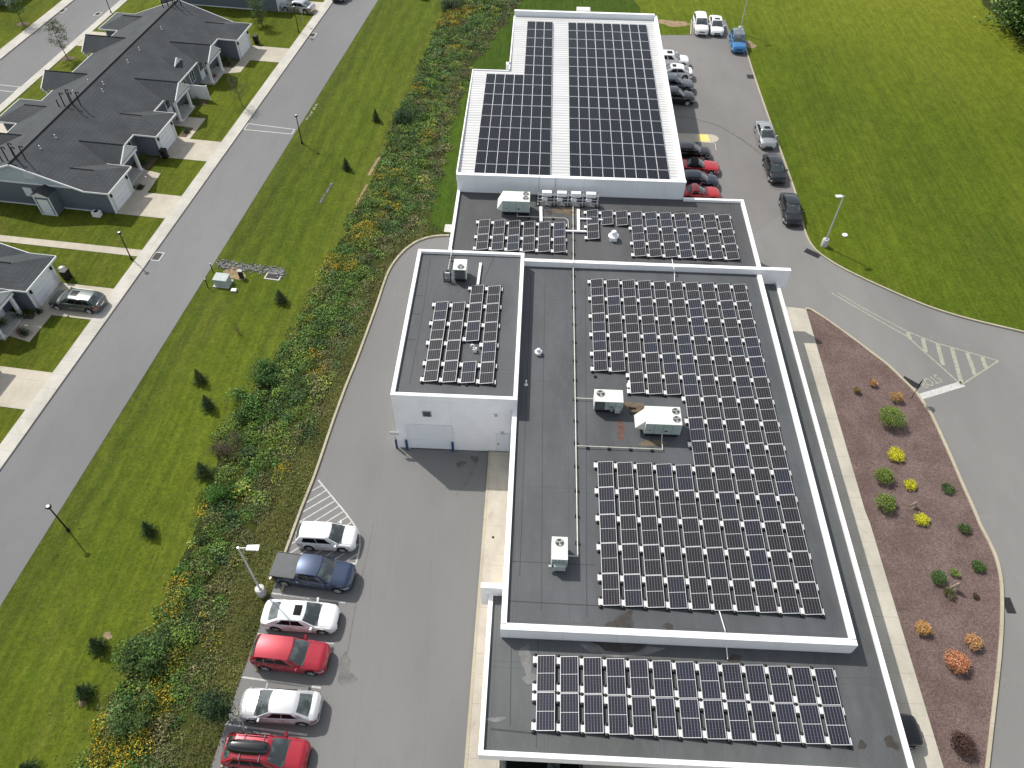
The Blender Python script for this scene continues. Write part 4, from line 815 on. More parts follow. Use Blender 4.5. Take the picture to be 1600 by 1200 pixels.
    gl('windshield', lambda s, u: wind(s, u, .014), .045, .955, .02, .93)
    gl('rear_window', lambda s, u: rear(s, u, .014), .10, .90, .10, .88 if kind != 'pickup' else .8)
    cuts = dict(sedan=[(.16, .48), (.50, .84)], hatch=[(.13, .46), (.48, .86)], suv=[(.17, .42), (.45, .70), (.73, .90)], wagon=[(.18, .43), (.46, .70), (.73, .90)], coupe=[(.22, .75)], pickup=[(.20, .54), (.58, .88)])[kind]
    for sg in (1, -1):
        for (a0, a1) in cuts: MB().grid(lambda s, u: side(sg, lerp(a0+.04*0, a1, s), lerp(.12, .90, u), .012), 4, 3).build('side_window', 'side_glass', t, smooth=40)
    if two_tone: MB().grid(lambda s, u: roof(s, u, .01), 8, 6).build('roof_panel', 'car_glass', t, smooth=40)
    if sunroof: MB().grid(lambda s, u: roof(lerp(.24, .76, s), lerp(.10, .42, u), .012), 4, 3).build('sunroof', 'side_glass', t)
    # lamps, grille, plates, handles, mirrors, seams
    for sg in (1, -1):
        x = h-.30; b = MB(); b.grid(lambda s, u: Vector((lerp(h-.62, h-.10, s), sg*(plan(lerp(h-.62, h-.10, s))*(1.004-.03*u)), lerp(K['hood']-.36, K['hood']-.17, u)-.07*s)), 6, 2); b.build('headlight', 'lamp_clear', t)
        b = MB(); b.grid(lambda s, u: Vector((lerp(-h+.38, -h+.04, s), sg*(plan(lerp(-h+.38, -h+.04, s))*1.006), lerp(K['deck']-.36, K['deck']-.17, u))), 5, 2); b.build('taillight', 'lamp_red', t)
        b = MB(); b.box(-h-.006, -h+.03, sg*hw*.42 if sg > 0 else -hw*.72, hw*.72 if sg > 0 else -hw*.42, K['deck']-.36, K['deck']-.22); b.build('taillight', 'lamp_red', t)
        if mirror:
            b = MB(); b.hull([(xw-.22, sg*(wb+.02), zb+.02), (xw-.10, sg*(wb+.02), zb+.02), (xw-.10, sg*(hw+.19), zb+.06), (xw-.24, sg*(hw+.19), zb+.06)], [(xw-.22, sg*(wb+.02), zb+.10), (xw-.12, sg*(wb+.02), zb+.10), (xw-.13, sg*(hw+.17), zb+.20), (xw-.24, sg*(hw+.17), zb+.20)]); b.build('mirror', pnt if kind != 'pickup' else pnt, t, smooth=60)
        b = MB(); [b.box(xx-.09, xx+.09, sg*(hw*.985) if sg > 0 else -hw*.985-.03, sg*(hw*.985)+.03 if sg > 0 else -hw*.985, K['belt']-.2, K['belt']-.17) for xx in (xw*.1-.15, xq*.75-.15)]; b.build('door_handle', pnt if kind != 'pickup' else 'chrome', t)
        b = MB()
        for xx in (xw-.12, (xw+xg)/2-.02, xg+.38 if kind != 'coupe' else xg+.15): b.box(xx-.006, xx+.006, sg*hw*.93 if sg > 0 else -hw*1.003, hw*1.003 if sg > 0 else -hw*.93, .34, K['belt']-.10)
        b.build('door_seam', 'car_trim', t)
    b = MB(); b.box(h-.045, h+.012, -hw*.40, hw*.40, K['hood']-.42, K['hood']-.27); b.box(h-.06, h+.008, -hw*.55, hw*.55, .27, .40); b.build('grille', 'car_trim', t)
    b = MB(); b.box(-h-.012, -h+.03, -.26, .26, K['deck']-.40 if kind != 'sedan' else K['deck']-.37, K['deck']-.28); b.build('number_plate', 'sign_white', t)
    b = MB(); b.grid(lambda s, u: Vector((lerp(xw+.08, h-.22, s), lerp(-1, -.985, u)*plan(lerp(xw+.08, h-.22, s))*.80, ztop(lerp(xw+.08, h-.22, s))+.003)), 8, 1).grid(lambda s, u: Vector((lerp(xw+.08, h-.22, s), lerp(.985, 1, u)*plan(lerp(xw+.08, h-.22, s))*.80, ztop(lerp(xw+.08, h-.22, s))+.003)), 8, 1); b.build('bonnet_seam', 'car_trim', t)
    b = MB(); b.box(xw-.02, xw+.16, -wb*.86, wb*.86, ztop(xw+.06)-.01, ztop(xw+.06)+.022); b.build('wiper_cowl', 'car_trim', t)
    for a in ax:
        for sg in (1, -1):
            wt = thing('wheel', None, None, (a, sg*(hw-.13), wr), 0); wt.parent = t; del_ = [wt.pop(k) for k in ('label', 'category') if k in wt]
            b = MB(); pr = [(wr*.64, -.10), (wr*.93, -.11), (wr, -.08), (wr, .08), (wr*.93, .11), (wr*.64, .10)]; n2 = 24; vs = []; fs = []
            for (r, y) in pr:
                for i in range(n2): th = 2*math.pi*i/n2; vs.append((r*math.cos(th), y, r*math.sin(th)))
            for j in range(len(pr)-1):
                for i in range(n2): fs.append((j*n2+i, (j+1)*n2+i, (j+1)*n2+(i+1) % n2, j*n2+(i+1) % n2))
            b.add(vs, fs); b.build('tyre', 'tyre', wt, smooth=50)
            b = MB(); b.tube((0, sg*.075, 0), (0, -sg*.02, 0), wr*.65, n=20); 
            b.build('wheel_well', 'car_trim', wt); b = MB()
            for i in range(5):
                th = 2*math.pi*i/5; c, s = math.cos(th), math.sin(th); e = .055
                b.poly([(c*.04-s*e, sg*.085, s*.04+c*e), (c*wr*.63-s*e*.7, sg*.095, s*wr*.63+c*e*.7), (c*wr*.63+s*e*.7, sg*.095, s*wr*.63-c*e*.7), (c*.04+s*e, sg*.085, s*.04-c*e)])
            for i in range(20):
                t0 = i*math.pi/10; t1 = t0+math.pi/10; b.poly([(wr*.57*math.cos(t0), sg*.09, wr*.57*math.sin(t0)), (wr*.66*math.cos(t0), sg*.103, wr*.66*math.sin(t0)), (wr*.66*math.cos(t1), sg*.103, wr*.66*math.sin(t1)), (wr*.57*math.cos(t1), sg*.09, wr*.57*math.sin(t1))])
            b.tube((0, sg*.07, 0), (0, sg*.10, 0), .06, n=10); b.build('rim', 'rim', wt)
    if kind == 'pickup':
        b = MB(); b.grid(lambda s, u: Vector((lerp(-h+.03, xg-.03, s), lerp(-1, 1, u)*hw*.88, K['deck']+.05+.03*math.sin(math.pi*u))), 6, 6); b.build('tonneau_cover', 'tonneau', t, smooth=60)
        b = MB(); b.box(-h+.0, xg-.02, -hw*.93, -hw*.87, K['deck']-.05, K['deck']+.075).box(-h, xg-.02, hw*.87, hw*.93, K['deck']-.05, K['deck']+.075); b.build('bed_rail', 'car_trim', t, bevel=.01)
        b = MB(); b.box(-h-.10, -h+.03, -hw*.9, hw*.9, .42, .62); b.build('bumper', 'chrome', t, bevel=.02)
    if rails:
        for sg in (1, -1):
            y = sg*wrf*.90; b = MB(); b.tube((xr-.2, y, zr+.03), (xq+.1, y, zr+.01), .02, n=6).tube((xr-.2, y, zr-.05), (xr-.2, y, zr+.03), .02, n=6).tube((xq+.1, y, zr-.07), (xq+.1, y, zr+.01), .02, n=6); b.build('roof_rail', 'chrome' if not roofbox else 'car_trim', t)
    if roofbox:
        b = MB(); 
        for xx in (xr-.35, xq+.5): b.tube((xx, -wrf-.04, zr+.05), (xx, wrf+.04, zr+.05), .025, n=6)
        b.build('roof_bar', 'chrome', t)
        rb = MB()
        def bxf(s, u): 
            x = lerp(xq-.35, xr+.15, s); e = (4*s*(1-s))**.22; y = lerp(-1, 1, u)*.38*e; return Vector((x, y, zr+.10+.26*(1-abs(2*u-1)**4)*e))
        rb.grid(bxf, 16, 10).grid(lambda s, u: Vector((bxf(s, u).x, bxf(s, u).y, zr+.10)), 16, 10); rb.build('roof_box', 'paint_black', t, smooth=60)
    return t
CARS = {}
def car(kind, pnt, label, rear, front, h=.6, hz=None, anchor='mid', group='cars parked around the white building', **kw):
    """rear/front: survey points of the bumper centres at height hz"""
    hz = h; key = (kind, pnt, tuple(sorted(kw.items()))); L = KIND[kind]['L']
    if key not in CARS: CARS[key] = make_car(kind, pnt, **kw); KM[key] = kid_map(CARS[key]); o = CARS[key]
    else: o = copy_tree(CARS[key], KM[key])
    if isinstance(front, tuple): f_ = G(*front, hz)
    if isinstance(rear, tuple): r_ = G(*rear, hz)
    if isinstance(rear, (int, float)): d = Vector((math.cos(rear), math.sin(rear), 0)); c = f_-d*L/2
    elif isinstance(front, (int, float)): d = Vector((math.cos(front), math.sin(front), 0)); c = r_+d*L/2
    else: d = (f_-r_).normalized(); c = (f_+r_)/2
    o.location = (c.x, c.y, .015); o.rotation_euler = (0, 0, math.atan2(d.y, d.x)); o['label'] = label; o['group'] = group; return o
car('hatch', 'paint_white', 'small white hatchback parked on the striped corner, top of the left row', (470.3, 836), (553, 841))
car('pickup', 'paint_blue_dark', 'dark blue pickup truck with a grey bed cover in the left row', (434, 885.5), (547, 901), h=.8)
car('sedan', 'paint_white', 'white saloon with a dark sunroof between the pickup and the red SUV', (419.5, 959), (521.5, 966), sunroof=True)
car('suv', 'paint_red', 'plain red SUV in the left row beside the silver saloon', (397.5, 1017), (513.5, 1030))
car('sedan', 'paint_pearl', 'pearl silver saloon parked nose to the grass in the left row', (491, 1106), (383.8, 1100))
car('wagon', 'paint_red', 'red wagon with a black roof box, nearest of the left row', (360.5, 1172), (473, 1182), roofbox=True, rails=True)
car('wagon', 'paint_grey_green', 'grey green estate car on the driveway of the lower left house', (155.5, 474), (86, 466), sunroof=True, rails=True, group='cars on the house driveways')
car('sedan', 'paint_silver', 'silver saloon on the driveway at the top left beyond the row house', (490, 13), (440, 7), group='cars on the house driveways')
car('sedan', 'paint_navy', 'dark car on the street at the top edge of the picture', (539, -16), (531, -7), group='cars on the house driveways')
car('suv', 'paint_white', 'white SUV at the far end of the lot, left of the pair', (1091.5, 25), (1097.5, 54)) 
car('sedan', 'paint_white', 'white car at the far end of the lot, right of the pair', (1116.5, 25.5), (1121.5, 54), sunroof=True)
car('suv', 'paint_blue_bright', 'bright blue car with a dark roof under the far lamp post', (1150, 52), (1155.5, 81), two_tone=True)
EX = math.radians(-1.0)
car('suv', 'paint_white', 'white SUV farthest along the metal roofed wall', EX, (1077, 96), sunroof=True)
car('sedan', 'paint_white', 'white saloon parked nose in beside the grey SUV', (1081.5, 114), math.pi+EX, sunroof=True)
car('suv', 'paint_grey', 'blue grey SUV between the white saloon and the black SUV', EX, (1083.5, 132.5), h=.7)
car('suv', 'paint_black', 'black SUV parked along the metal roofed wall beside the blue grey one', EX, (1085.5, 152), h=.7)
car('sedan', 'paint_black', 'black saloon next to the yellow pad by the wall', EX, (1110.5, 238))
car('coupe', 'paint_red_bright', 'bright red convertible with its black soft top closed', (1066, 257), (1119, 261), top='soft_top')
car('sedan', 'paint_navy', 'navy blue saloon between the two red cars', EX, (1122.5, 283))
car('coupe', 'paint_red_bright', 'red coupe half hidden behind the back roof corner', EX, (1126, 302))
car('sedan', 'paint_silver', 'silver saloon with sunroof at the kerb of the big lawn', (1191, 195), (1201, 226.5), sunroof=True)
car('sedan', 'paint_black', 'black saloon at the kerb behind the silver one', (1204.5, 247.5), (1216, 279))
car('sedan', 'paint_black', 'black saloon at the kerb nearest the lamp post', (1231.5, 309), (1240, 345))
car('sedan', 'paint_black', 'black car poking out from under the right edge of the low roof', math.radians(3), (1440, 1141), h=.7)
p_ = G(912, 1202, .7); o = car('suv', 'paint_black', 'black vehicle showing below the front edge of the low roof', math.radians(0), (911, 1205), h=1.0)
# wheel stops
def stop_block(a, c, label):
    a = G(*a, .1); c = G(*c, .1); d = c-a; t = MB(); L = d.length; t.hull([(0, -.09, 0), (L, -.09, 0), (L, .09, 0), (0, .09, 0)], [(.03, -.06, .13), (L-.03, -.06, .13), (L-.03, .06, .13), (.03, .06, .13)])
    tag(t.build('wheel_stop', 'concrete_kerb', loc=(a.x, a.y, .012), rz=math.atan2(d.y, d.x)), label, 'wheel stop', 'concrete wheel stops in the left row')
stop_block((426, 981), (440, 938), 'wheel stop under the white saloon with the sunroof'); stop_block((400.5, 1049), (417, 1003), 'wheel stop behind the plain red SUV')
stop_block((370, 1118), (394, 1073), 'fully visible wheel stop in front of the pearl silver saloon'); stop_block((346, 1199), (366, 1147), 'wheel stop beside the red wagon with the roof box')
stop_block((440, 924), (452, 885), 'wheel stop under the tail of the pickup truck')
# ================================================================== row houses
SL = .3435; RV = -8.6; RZ = 4.95; EZ = 2.7
def house(label, sgn, off, hips, porches, LEN, near_box=False, voff=0.0, pipes=(), detail=True):
    t = thing('row_house', label, 'house', (HO.x, HO.y, .05), HRZ, 'grey terraced houses')
    U_ = lambda u: off+sgn*u; V_ = lambda v: v+voff; P = lambda v, u, z: (V_(v), U_(u), z)
    def bx(b, v0, v1, u0, u1, z0, z1): a, c = sorted((U_(u0), U_(u1))); return b.box(V_(v0), V_(v1), a, c, z0, z1)
    BV = 2*RV
    mirror = lambda v: BV-v
    # walls
    b = MB(); bx(b, -14.8, -2.4, 0, LEN, 0, 2.72); b.build('wall', 'house_siding', t)
    for (u, uo) in ((0, -.02), (LEN, LEN+.02)):
        b = MB(); b.poly([P(-15.0, u, 2.66), P(-2.2, u, 2.66), P(RV, u, RZ-.08)]); b.poly([P(-15.0, uo, 2.66), P(-2.2, uo, 2.66), P(RV, uo, RZ-.08)]); gp = b.build('gable_panel', 'gable_siding', t)
        b = MB(); bx(b, -14.8, -2.4, min(u, uo)-.02, max(u, uo)+.02, 2.55, 2.72); bx(b, -14.8, -2.4, min(u, uo)-.02, max(u, uo)+.02, 0, .12); b.build('trim_band', 'trim_white', gp)
        for v in (-14.85,): b = MB(); bx(b, v-.03, v+.12, min(u, uo)-.02, max(u, uo)+.02, .12, 2.6); b.build('corner_board', 'trim_white', gp)
        if detail:
            b = MB(); e = (uo-u)*1.6; b.box(V_(-8.0), V_(-6.9), *sorted((U_(u), U_(u+e))), 3.25, 4.0); b.build('gable_vent', 'garage_siding', gp)
    # main roof
    r = MB(); ov = .45
    def quadr(b, pts): b.poly(pts)
    quadr(r, [P(-2.05, -ov, EZ), P(-2.05, LEN+ov, EZ), P(RV, LEN+ov, RZ), P(RV, -ov, RZ)]); quadr(r, [P(mirror(-2.05), -ov, EZ), P(RV, -ov, RZ), P(RV, LEN+ov, RZ), P(mirror(-2.05), LEN+ov, EZ)])
    fascia = MB(); ridge = MB(); walls = MB(); gsid = MB()
    for s in (0, 1):
        m = (lambda v: v) if s == 0 else mirror
        for (a, c) in hips:
            a_, c_ = a-ov, c+ov; uc = (a+c)/2; hw = (c_-a_)/2; zr = EZ+hw*SL; vb = -8.6+(RZ-zr)/SL; e = .012
            r.poly([P(m(.5), a_, EZ+e), P(m(.5), c_, EZ+e), P(m(.5-hw), uc, zr+e)])
            r.poly([P(m(.5), a_, EZ+e), P(m(-2.05), a_, EZ+e), P(m(vb), uc, zr+e), P(m(.5-hw), uc, zr+e)]); r.poly([P(m(.5), c_, EZ+e), P(m(-2.05), c_, EZ+e), P(m(vb), uc, zr+e), P(m(.5-hw), uc, zr+e)])
            wl = MB(); bx(wl, *sorted((m(-2.45), m(0))), a, c, 0, 2.68); wl.build('garage_wall', 'house_siding', t)
            # white front
            v0, v1 = sorted((m(.0), m(.02))); g = MB(); bx(g, v0, v1, a+.0, c-.0, 0, 2.6); gf = g.build('garage_front', 'garage_siding', t)
            v0, v1 = sorted((m(.0), m(.05))); g = MB()
            for i in range(4): bx(g, v0, v1, a+.62, c-.62, .02+i*.53, .02+(i+1)*.53-.02)
            gd = g.build('garage_door', 'door_white', t)
            g = MB(); v0, v1 = sorted((m(-.02), m(.07))); bx(g, v0, v1, a-.02, a+.12, 0, 2.66); bx(g, v0, v1, c-.12, c+.02, 0, 2.66); bx(g, v0, v1, a+.50, a+.61, 0, 2.26); bx(g, v0, v1, c-.61, c-.50, 0, 2.26); bx(g, v0, v1, a+.61, c-.61, 2.16, 2.26); g.build('trim', 'trim_white', gd)
            for u in (a+.32, c-.32): g = MB(); v0, v1 = sorted((m(.03), m(.20))); bx(g, v0, v1, u-.07, u+.07, 1.75, 2.05); g.build('wall_lamp', 'black_metal', t)
            v0, v1 = sorted((m(.5), m(.56))); bx(fascia, v0, v1, a_, c_, EZ-.16, EZ+.02)
            for u in (a_, c_): v0, v1 = sorted((m(.5), m(-2.05))); bx(fascia, v0, v1, u-.03, u+.03, EZ-.14, EZ+.015)
            ridge.tube(P(m(.5-hw), uc, zr+.03), P(m(vb), uc, zr+.03), .05, n=5)
        for (a, c) in porches:
            uc = (a+c)/2; hw = (c-a)/2; za = EZ+hw*.72; vb = -8.6+(RZ-za)/SL; e = .02
            for u in (a, c): r.poly([P(m(-.6), u, EZ+e), P(m(-2.05), u, EZ+e), P(m(vb), uc, za+e), P(m(-.6), uc, za+e)])
            g = MB(); g.poly([P(m(-.66), a+.1, EZ), P(m(-.66), c-.1, EZ), P(m(-.66), uc, za-.06)]); pg = g.build('gable_panel', 'garage_siding', t)
            g = MB()
            for (ua, ub) in ((a, uc), (c, uc)): g.hull([P(m(-.56), ua, EZ-.06), P(m(-.68), ua, EZ-.06), P(m(-.68), ub, za-.06), P(m(-.56), ub, za-.06)], [P(m(-.56), ua, EZ+.07), P(m(-.68), ua, EZ+.07), P(m(-.68), ub, za+.06), P(m(-.56), ub, za+.06)])
            v0, v1 = sorted((m(-.6), m(-.85))); bx(g, v0, v1, a+.1, c-.1, EZ-.3, EZ-.08); g.build('rake_trim', 'trim_white', pg)
            for u in (a+.28, c-.28): g = MB(); v0, v1 = sorted((m(-.85), m(-1.10))); bx(g, v0, v1, u-.13, u+.13, 0, EZ-.3); v0, v1 = sorted((m(-.80), m(-1.15))); bx(g, v0, v1, u-.18, u+.18, 0, .25); g.build('porch_post', 'trim_white', t)
            ridge.tube(P(m(-.6), uc, za+.03), P(m(vb), uc, za+.03), .05, n=5)
            v0, v1 = sorted((m(-.7), m(-2.4))); g = MB(); bx(g, v0, v1, a+.05, c-.05, 0, .14); g.build('porch_floor', 'concrete_plain', t)
            if detail or s == 0:
                for (u, w_, z0, z1, nm) in ((uc-.75, .9, .16, 2.2, 'door'), (uc+.75, 1.1, .8, 2.1, 'window')):
                    v0, v1 = sorted((m(-2.40), m(-2.34))); g = MB(); bx(g, v0, v1, u-w_/2-.08, u+w_/2+.08, z0, z1+.08); w0 = g.build(nm, 'trim_white' if nm == 'window' else 'door_white', t)
                    v0, v1 = sorted((m(-2.36), m(-2.325))); g = MB(); bx(g, v0, v1, u-w_/2+.05, u+w_/2-.05, z0+.1 if nm == 'window' else 1.2, z1-.05); g.build('pane', 'window_glass', w0)
        v0, v1 = sorted((m(-2.05), m(-1.99))); bx(fascia, v0, v1, -ov, LEN+ov, EZ-.16, EZ+.0)
        # windows in plain stretches
        for u in (8.8, 15.3, 22.3, 24.5, 31.0):
            if u > LEN-1: continue
            v0, v1 = sorted((m(-2.40), m(-2.34))); g = MB(); bx(g, v0, v1, u-.55, u+.55, .9, 2.3); w0 = g.build('window', 'trim_white', t)
            v0, v1 = sorted((m(-2.36), m(-2.325))); g = MB(); bx(g, v0, v1, u-.46, u-.04, .98, 2.22); bx(g, v0, v1, u+.04, u+.46, .98, 2.22); g.build('pane', 'window_glass', w0)
    # rake trims on both gables
    for u in (-ov, LEN+ov):
        for m in ((lambda v: v), mirror): fascia.hull([P(m(-2.0), u-.04, EZ-.16), P(m(-2.0), u+.04, EZ-.16), P(RV, u+.04, RZ-.15), P(RV, u-.04, RZ-.15)], [P(m(-2.0), u-.04, EZ+.015), P(m(-2.0), u+.04, EZ+.015), P(RV, u+.04, RZ+.015), P(RV, u-.04, RZ+.015)])
    ridge.tube(P(RV, -ov, RZ+.03), P(RV, LEN+ov, RZ+.03), .07, n=6)
    ro = r.build('roof', 'shingles', t); ridge.build('ridge_cap', 'shingles_ridge', ro); fascia.build('fascia', 'trim_white', ro)
    zz = lambda v: RZ-abs(v-RV)*SL
    for u in pipes:
        for i, (dv, du, hh) in enumerate(((-.7, -.25, 1.5), (-.25, .25, 1.5), (.35, -.25, 1.5), (.8, .25, 1.5))):
            v = RV+dv; g = MB(); z0 = zz(v)-.05; g.tube(P(v, u+du, z0), P(v, u+du, z0+hh), .06, n=7).tube(P(v, u+du, z0+hh), P(v+.32, u+du, z0+hh+.02), .06, n=7).tube(P(v+.32, u+du, z0+hh), P(v+.32, u+du, z0+hh-.15), .06, n=7); g.build('flue_pipe', 'black_metal', ro)
        g = MB(); z0 = zz(RV-1.3); g.tube(P(RV-1.6, u, z0-.1), P(RV-1.6, u, z0+.75), .06, n=7); g.build('flue_pipe', 'black_metal', ro)
    for (v, u) in ((RV+1.0, 3.1), (RV+1.3, 5.3), (RV+.9, 15.8), (RV-.9, 16.0), (RV+1.4, 14.6), (RV-1.6, 13.9), (RV+1.0, 24.0), (RV+1.1, 21.0), (RV+1.1, 29.5)):
        if u > LEN: continue
        g = MB(); z0 = zz(v); g.tube(P(v, u, z0-.05), P(v, u, z0+.32), .05, n=7).lathe([(.12, 0), (.06, .08), (.05, .1)], P(v, u, z0-.03), 8); g.build('roof_vent', 'galvanised', ro)
    if LEN > 25:
        uc, za = 24.3, 3.95; hw = .9; vf = -3.5; zb = zz(vf); vb = -8.6+(RZ-(zb+.65))/SL
        g = MB(); zt = zb+.65
        for u in (uc-hw, uc+hw): g.poly([P(vf, u, zb+.05), P(-8.6+(RZ-zb-.05)/SL, u, zb+.06), P(vb, uc, zt+.02), P(vf, uc, zt+.02)])
        do = g.build('dormer', 'shingles', ro); g = MB(); g.poly([P(vf-.02, uc-hw, zb-.1), P(vf-.02, uc+hw, zb-.1), P(vf-.02, uc, zt)])
        for (ua, ub) in ((uc-hw, uc), (uc+hw, uc)): g.hull([P(vf+.08, ua, zb-.05), P(vf-.05, ua, zb-.05), P(vf-.05, ub, zt-.04), P(vf+.08, ub, zt-.04)], [P(vf+.08, ua, zb+.08), P(vf-.05, ua, zb+.08), P(vf-.05, ub, zt+.06), P(vf+.08, ub, zt+.06)])
        g.build('gable_panel', 'trim_white', t)
    if near_box:
        b = MB(); b.box(V_(-7.0), V_(-5.4), U_(-1.3), U_(-.04), 0, 2.35); bo = b.build('side_bay', 'house_siding', t)
        b = MB(); b.poly([P(-7.15, -1.5, 2.3), P(-6.2, -1.5, 2.75), P(-6.2, 0, 2.75), P(-7.15, 0, 2.3)]); b.poly([P(-5.25, -1.5, 2.3), P(-6.2, -1.5, 2.75), P(-6.2, 0, 2.75), P(-5.25, 0, 2.3)]); b.build('bay_roof', 'shingles', ro)
        b = MB(); b.box(V_(-7.04), V_(-6.92), U_(-1.34), U_(-1.28), 0, 2.35).box(V_(-5.48), V_(-5.36), U_(-1.34), U_(-1.28), 0, 2.35).box(V_(-6.92), V_(-5.48), U_(-1.34), U_(-1.28), 2.1, 2.35).box(V_(-6.92), V_(-5.48), U_(-1.34), U_(-1.28), 0, .12).box(V_(-5.42), V_(-5.36), U_(-1.28), U_(-.04), 2.2, 2.35); b.poly([P(-7.0, -1.36, 2.33), P(-5.4, -1.36, 2.33), P(-6.2, -1.36, 2.68)]); b.build('trim', 'trim_white', bo)
        b = MB(); b.box(V_(-6.75), V_(-5.65), U_(-1.35), U_(-1.30), .15, 1.85); b.build('door', 'door_white', bo)
        b = MB(); b.box(V_(-8.9), V_(-8.0), U_(-.06), U_(-.02), 1.1, 2.1); w0 = b.build('window', 'trim_white', t)
    return t
HP = [(0, 3.8), (10.25, 14.1), (32.5, 36.3)]; PO = [(4.35, 7.65), (16.95, 20.5), (25.9, 29.5)]
house('long grey shingled row house in the upper left with flue pipes along its ridge', 1, 0, HP, PO, 36.4, True, pipes=(.7, 11.0, 35.6))
house('row house cut by the left edge with an estate car on its driveway', -1, -10.25, HP, PO, 36.4, False, detail=False)
house('row house at the top edge behind the long row, dark wall facing the lawn', 1, 46.6, [(0, 3.8)], [(4.35, 7.65)], 14, False, detail=False)
house('house in the top left corner across the upper street', 1, 31.5, [(0, 3.8), (10.25, 14.1)], [(4.35, 7.65)], 22, False, voff=-37.6, detail=False)
def at(v, u, z=.05): p = UV(v, u); return (p.x, p.y, z)
# things around the houses
def bin_(v, u, label, s=1.0):
    t = thing('trash_bin', label, 'trash bin', at(v, u, .1), HRZ, 'black wheeled bins by the garages'); b = MB(); b.hull([(-.24*s, -.22*s, 0), (.24*s, -.22*s, 0), (.24*s, .22*s, 0), (-.24*s, .22*s, 0)], [(-.30*s, -.30*s, .95), (.30*s, -.30*s, .95), (.30*s, .30*s, .95), (-.30*s, .30*s, .95)]); b.build('bin_body', 'black_plastic', t, bevel=.02)
    b = MB(); b.box(-.32*s, .32*s, -.33*s, .33*s, .95, 1.03); b.build('lid', 'black_plastic', t, bevel=.02)
    for x in (-.25, .25): b = MB(); b.tube((x*s-.03, .24*s, .1), (x*s+.03, .24*s, .1), .1, n=10); b.build('wheel', 'tyre', t)
bin_(.55, 10.0, 'black wheeled bin at the corner of the middle garage'); bin_(.5, 37.0, 'black wheeled bin beside the farthest garage of the long row'); bin_(.45, -9.8, 'black wheeled bin beside the lower left garage')
p = at(.15, -9.45, .1); t = thing('grill', 'covered black barbecue grill with pale lid beside the lower left garage', 'grill', p, HRZ)
b = MB(); b.box(-.45, .35, -.25, .25, 0, .8); b.build('cover', 'black_plastic', t, bevel=.05); b = MB(); b.lathe([(.32, .8), (.30, .95), (.18, 1.03), (.02, 1.06)], (-.1, 0, 0), 12); b.build('lid', 'metal_grey', t, smooth=50)
p = at(.35, 22.3, .06); t = thing('privacy_screen', 'white vinyl screen panels beside the second porch of the long row', 'screen', p, HRZ); b = MB(); b.box(-2.2, 0, -.04, .04, .1, 1.75); b.build('screen_panel', 'trim_white', t); b = MB(); b.box(-.06, .06, -.06, .06, 0, 1.85).box(-2.26, -2.14, -.06, .06, 0, 1.85); b.build('post', 'trim_white', t)
p = at(-1.5, -.7, .06); t = thing('outdoor_condenser', 'white air conditioning condenser by the dark end wall of the long row', 'condenser', p, HRZ); b = MB(); b.box(-.38, .38, -.28, .28, .05, .6); b.build('casing', 'white_box', t, bevel=.03); b = MB(); b.lathe([(.22, .6), (.22, .63), (.05, .64)], n=14); b.build('fan_grille', 'grille_dark', t)
p = at(-13.2, -.75, .06); t = thing('outdoor_condenser', 'white condenser at the left edge by the end wall of the long row', 'condenser', p, HRZ); b = MB(); b.box(-.35, .35, -.35, .35, .05, .7); b.build('casing', 'white_box', t, bevel=.03); b = MB(); b.lathe([(.24, .7), (.24, .73), (.05, .75)], n=14); b.build('fan_grille', 'grille_dark', t)
# beds by the porches
def bed(pts, m='bark'): sheet('planting_bed', [UV(v, u).xy for v, u in pts], .103, m)
bed([(-.2, 7.75), (-.2, 9.9), (-2.3, 9.9), (-2.3, 7.75)]); bed([(.05, 4.0), (.05, 4.9), (.75, 4.9), (.75, 4.0)]); bed([(.1, 14.2), (1.0, 14.2), (1.0, 16.2), (.1, 16.2)]); bed([(.05, 30.3), (.05, 32.3), (-2.3, 32.3), (-2.3, 30.3)]); bed([(.2, -15.2), (.2, -14.6), (-2.3, -14.6), (-2.3, -15.2)]); bed([(-.6, 21.0), (.2, 21.0), (.2, 22.2), (-2.2, 22.2), (-2.2, 21.0)])
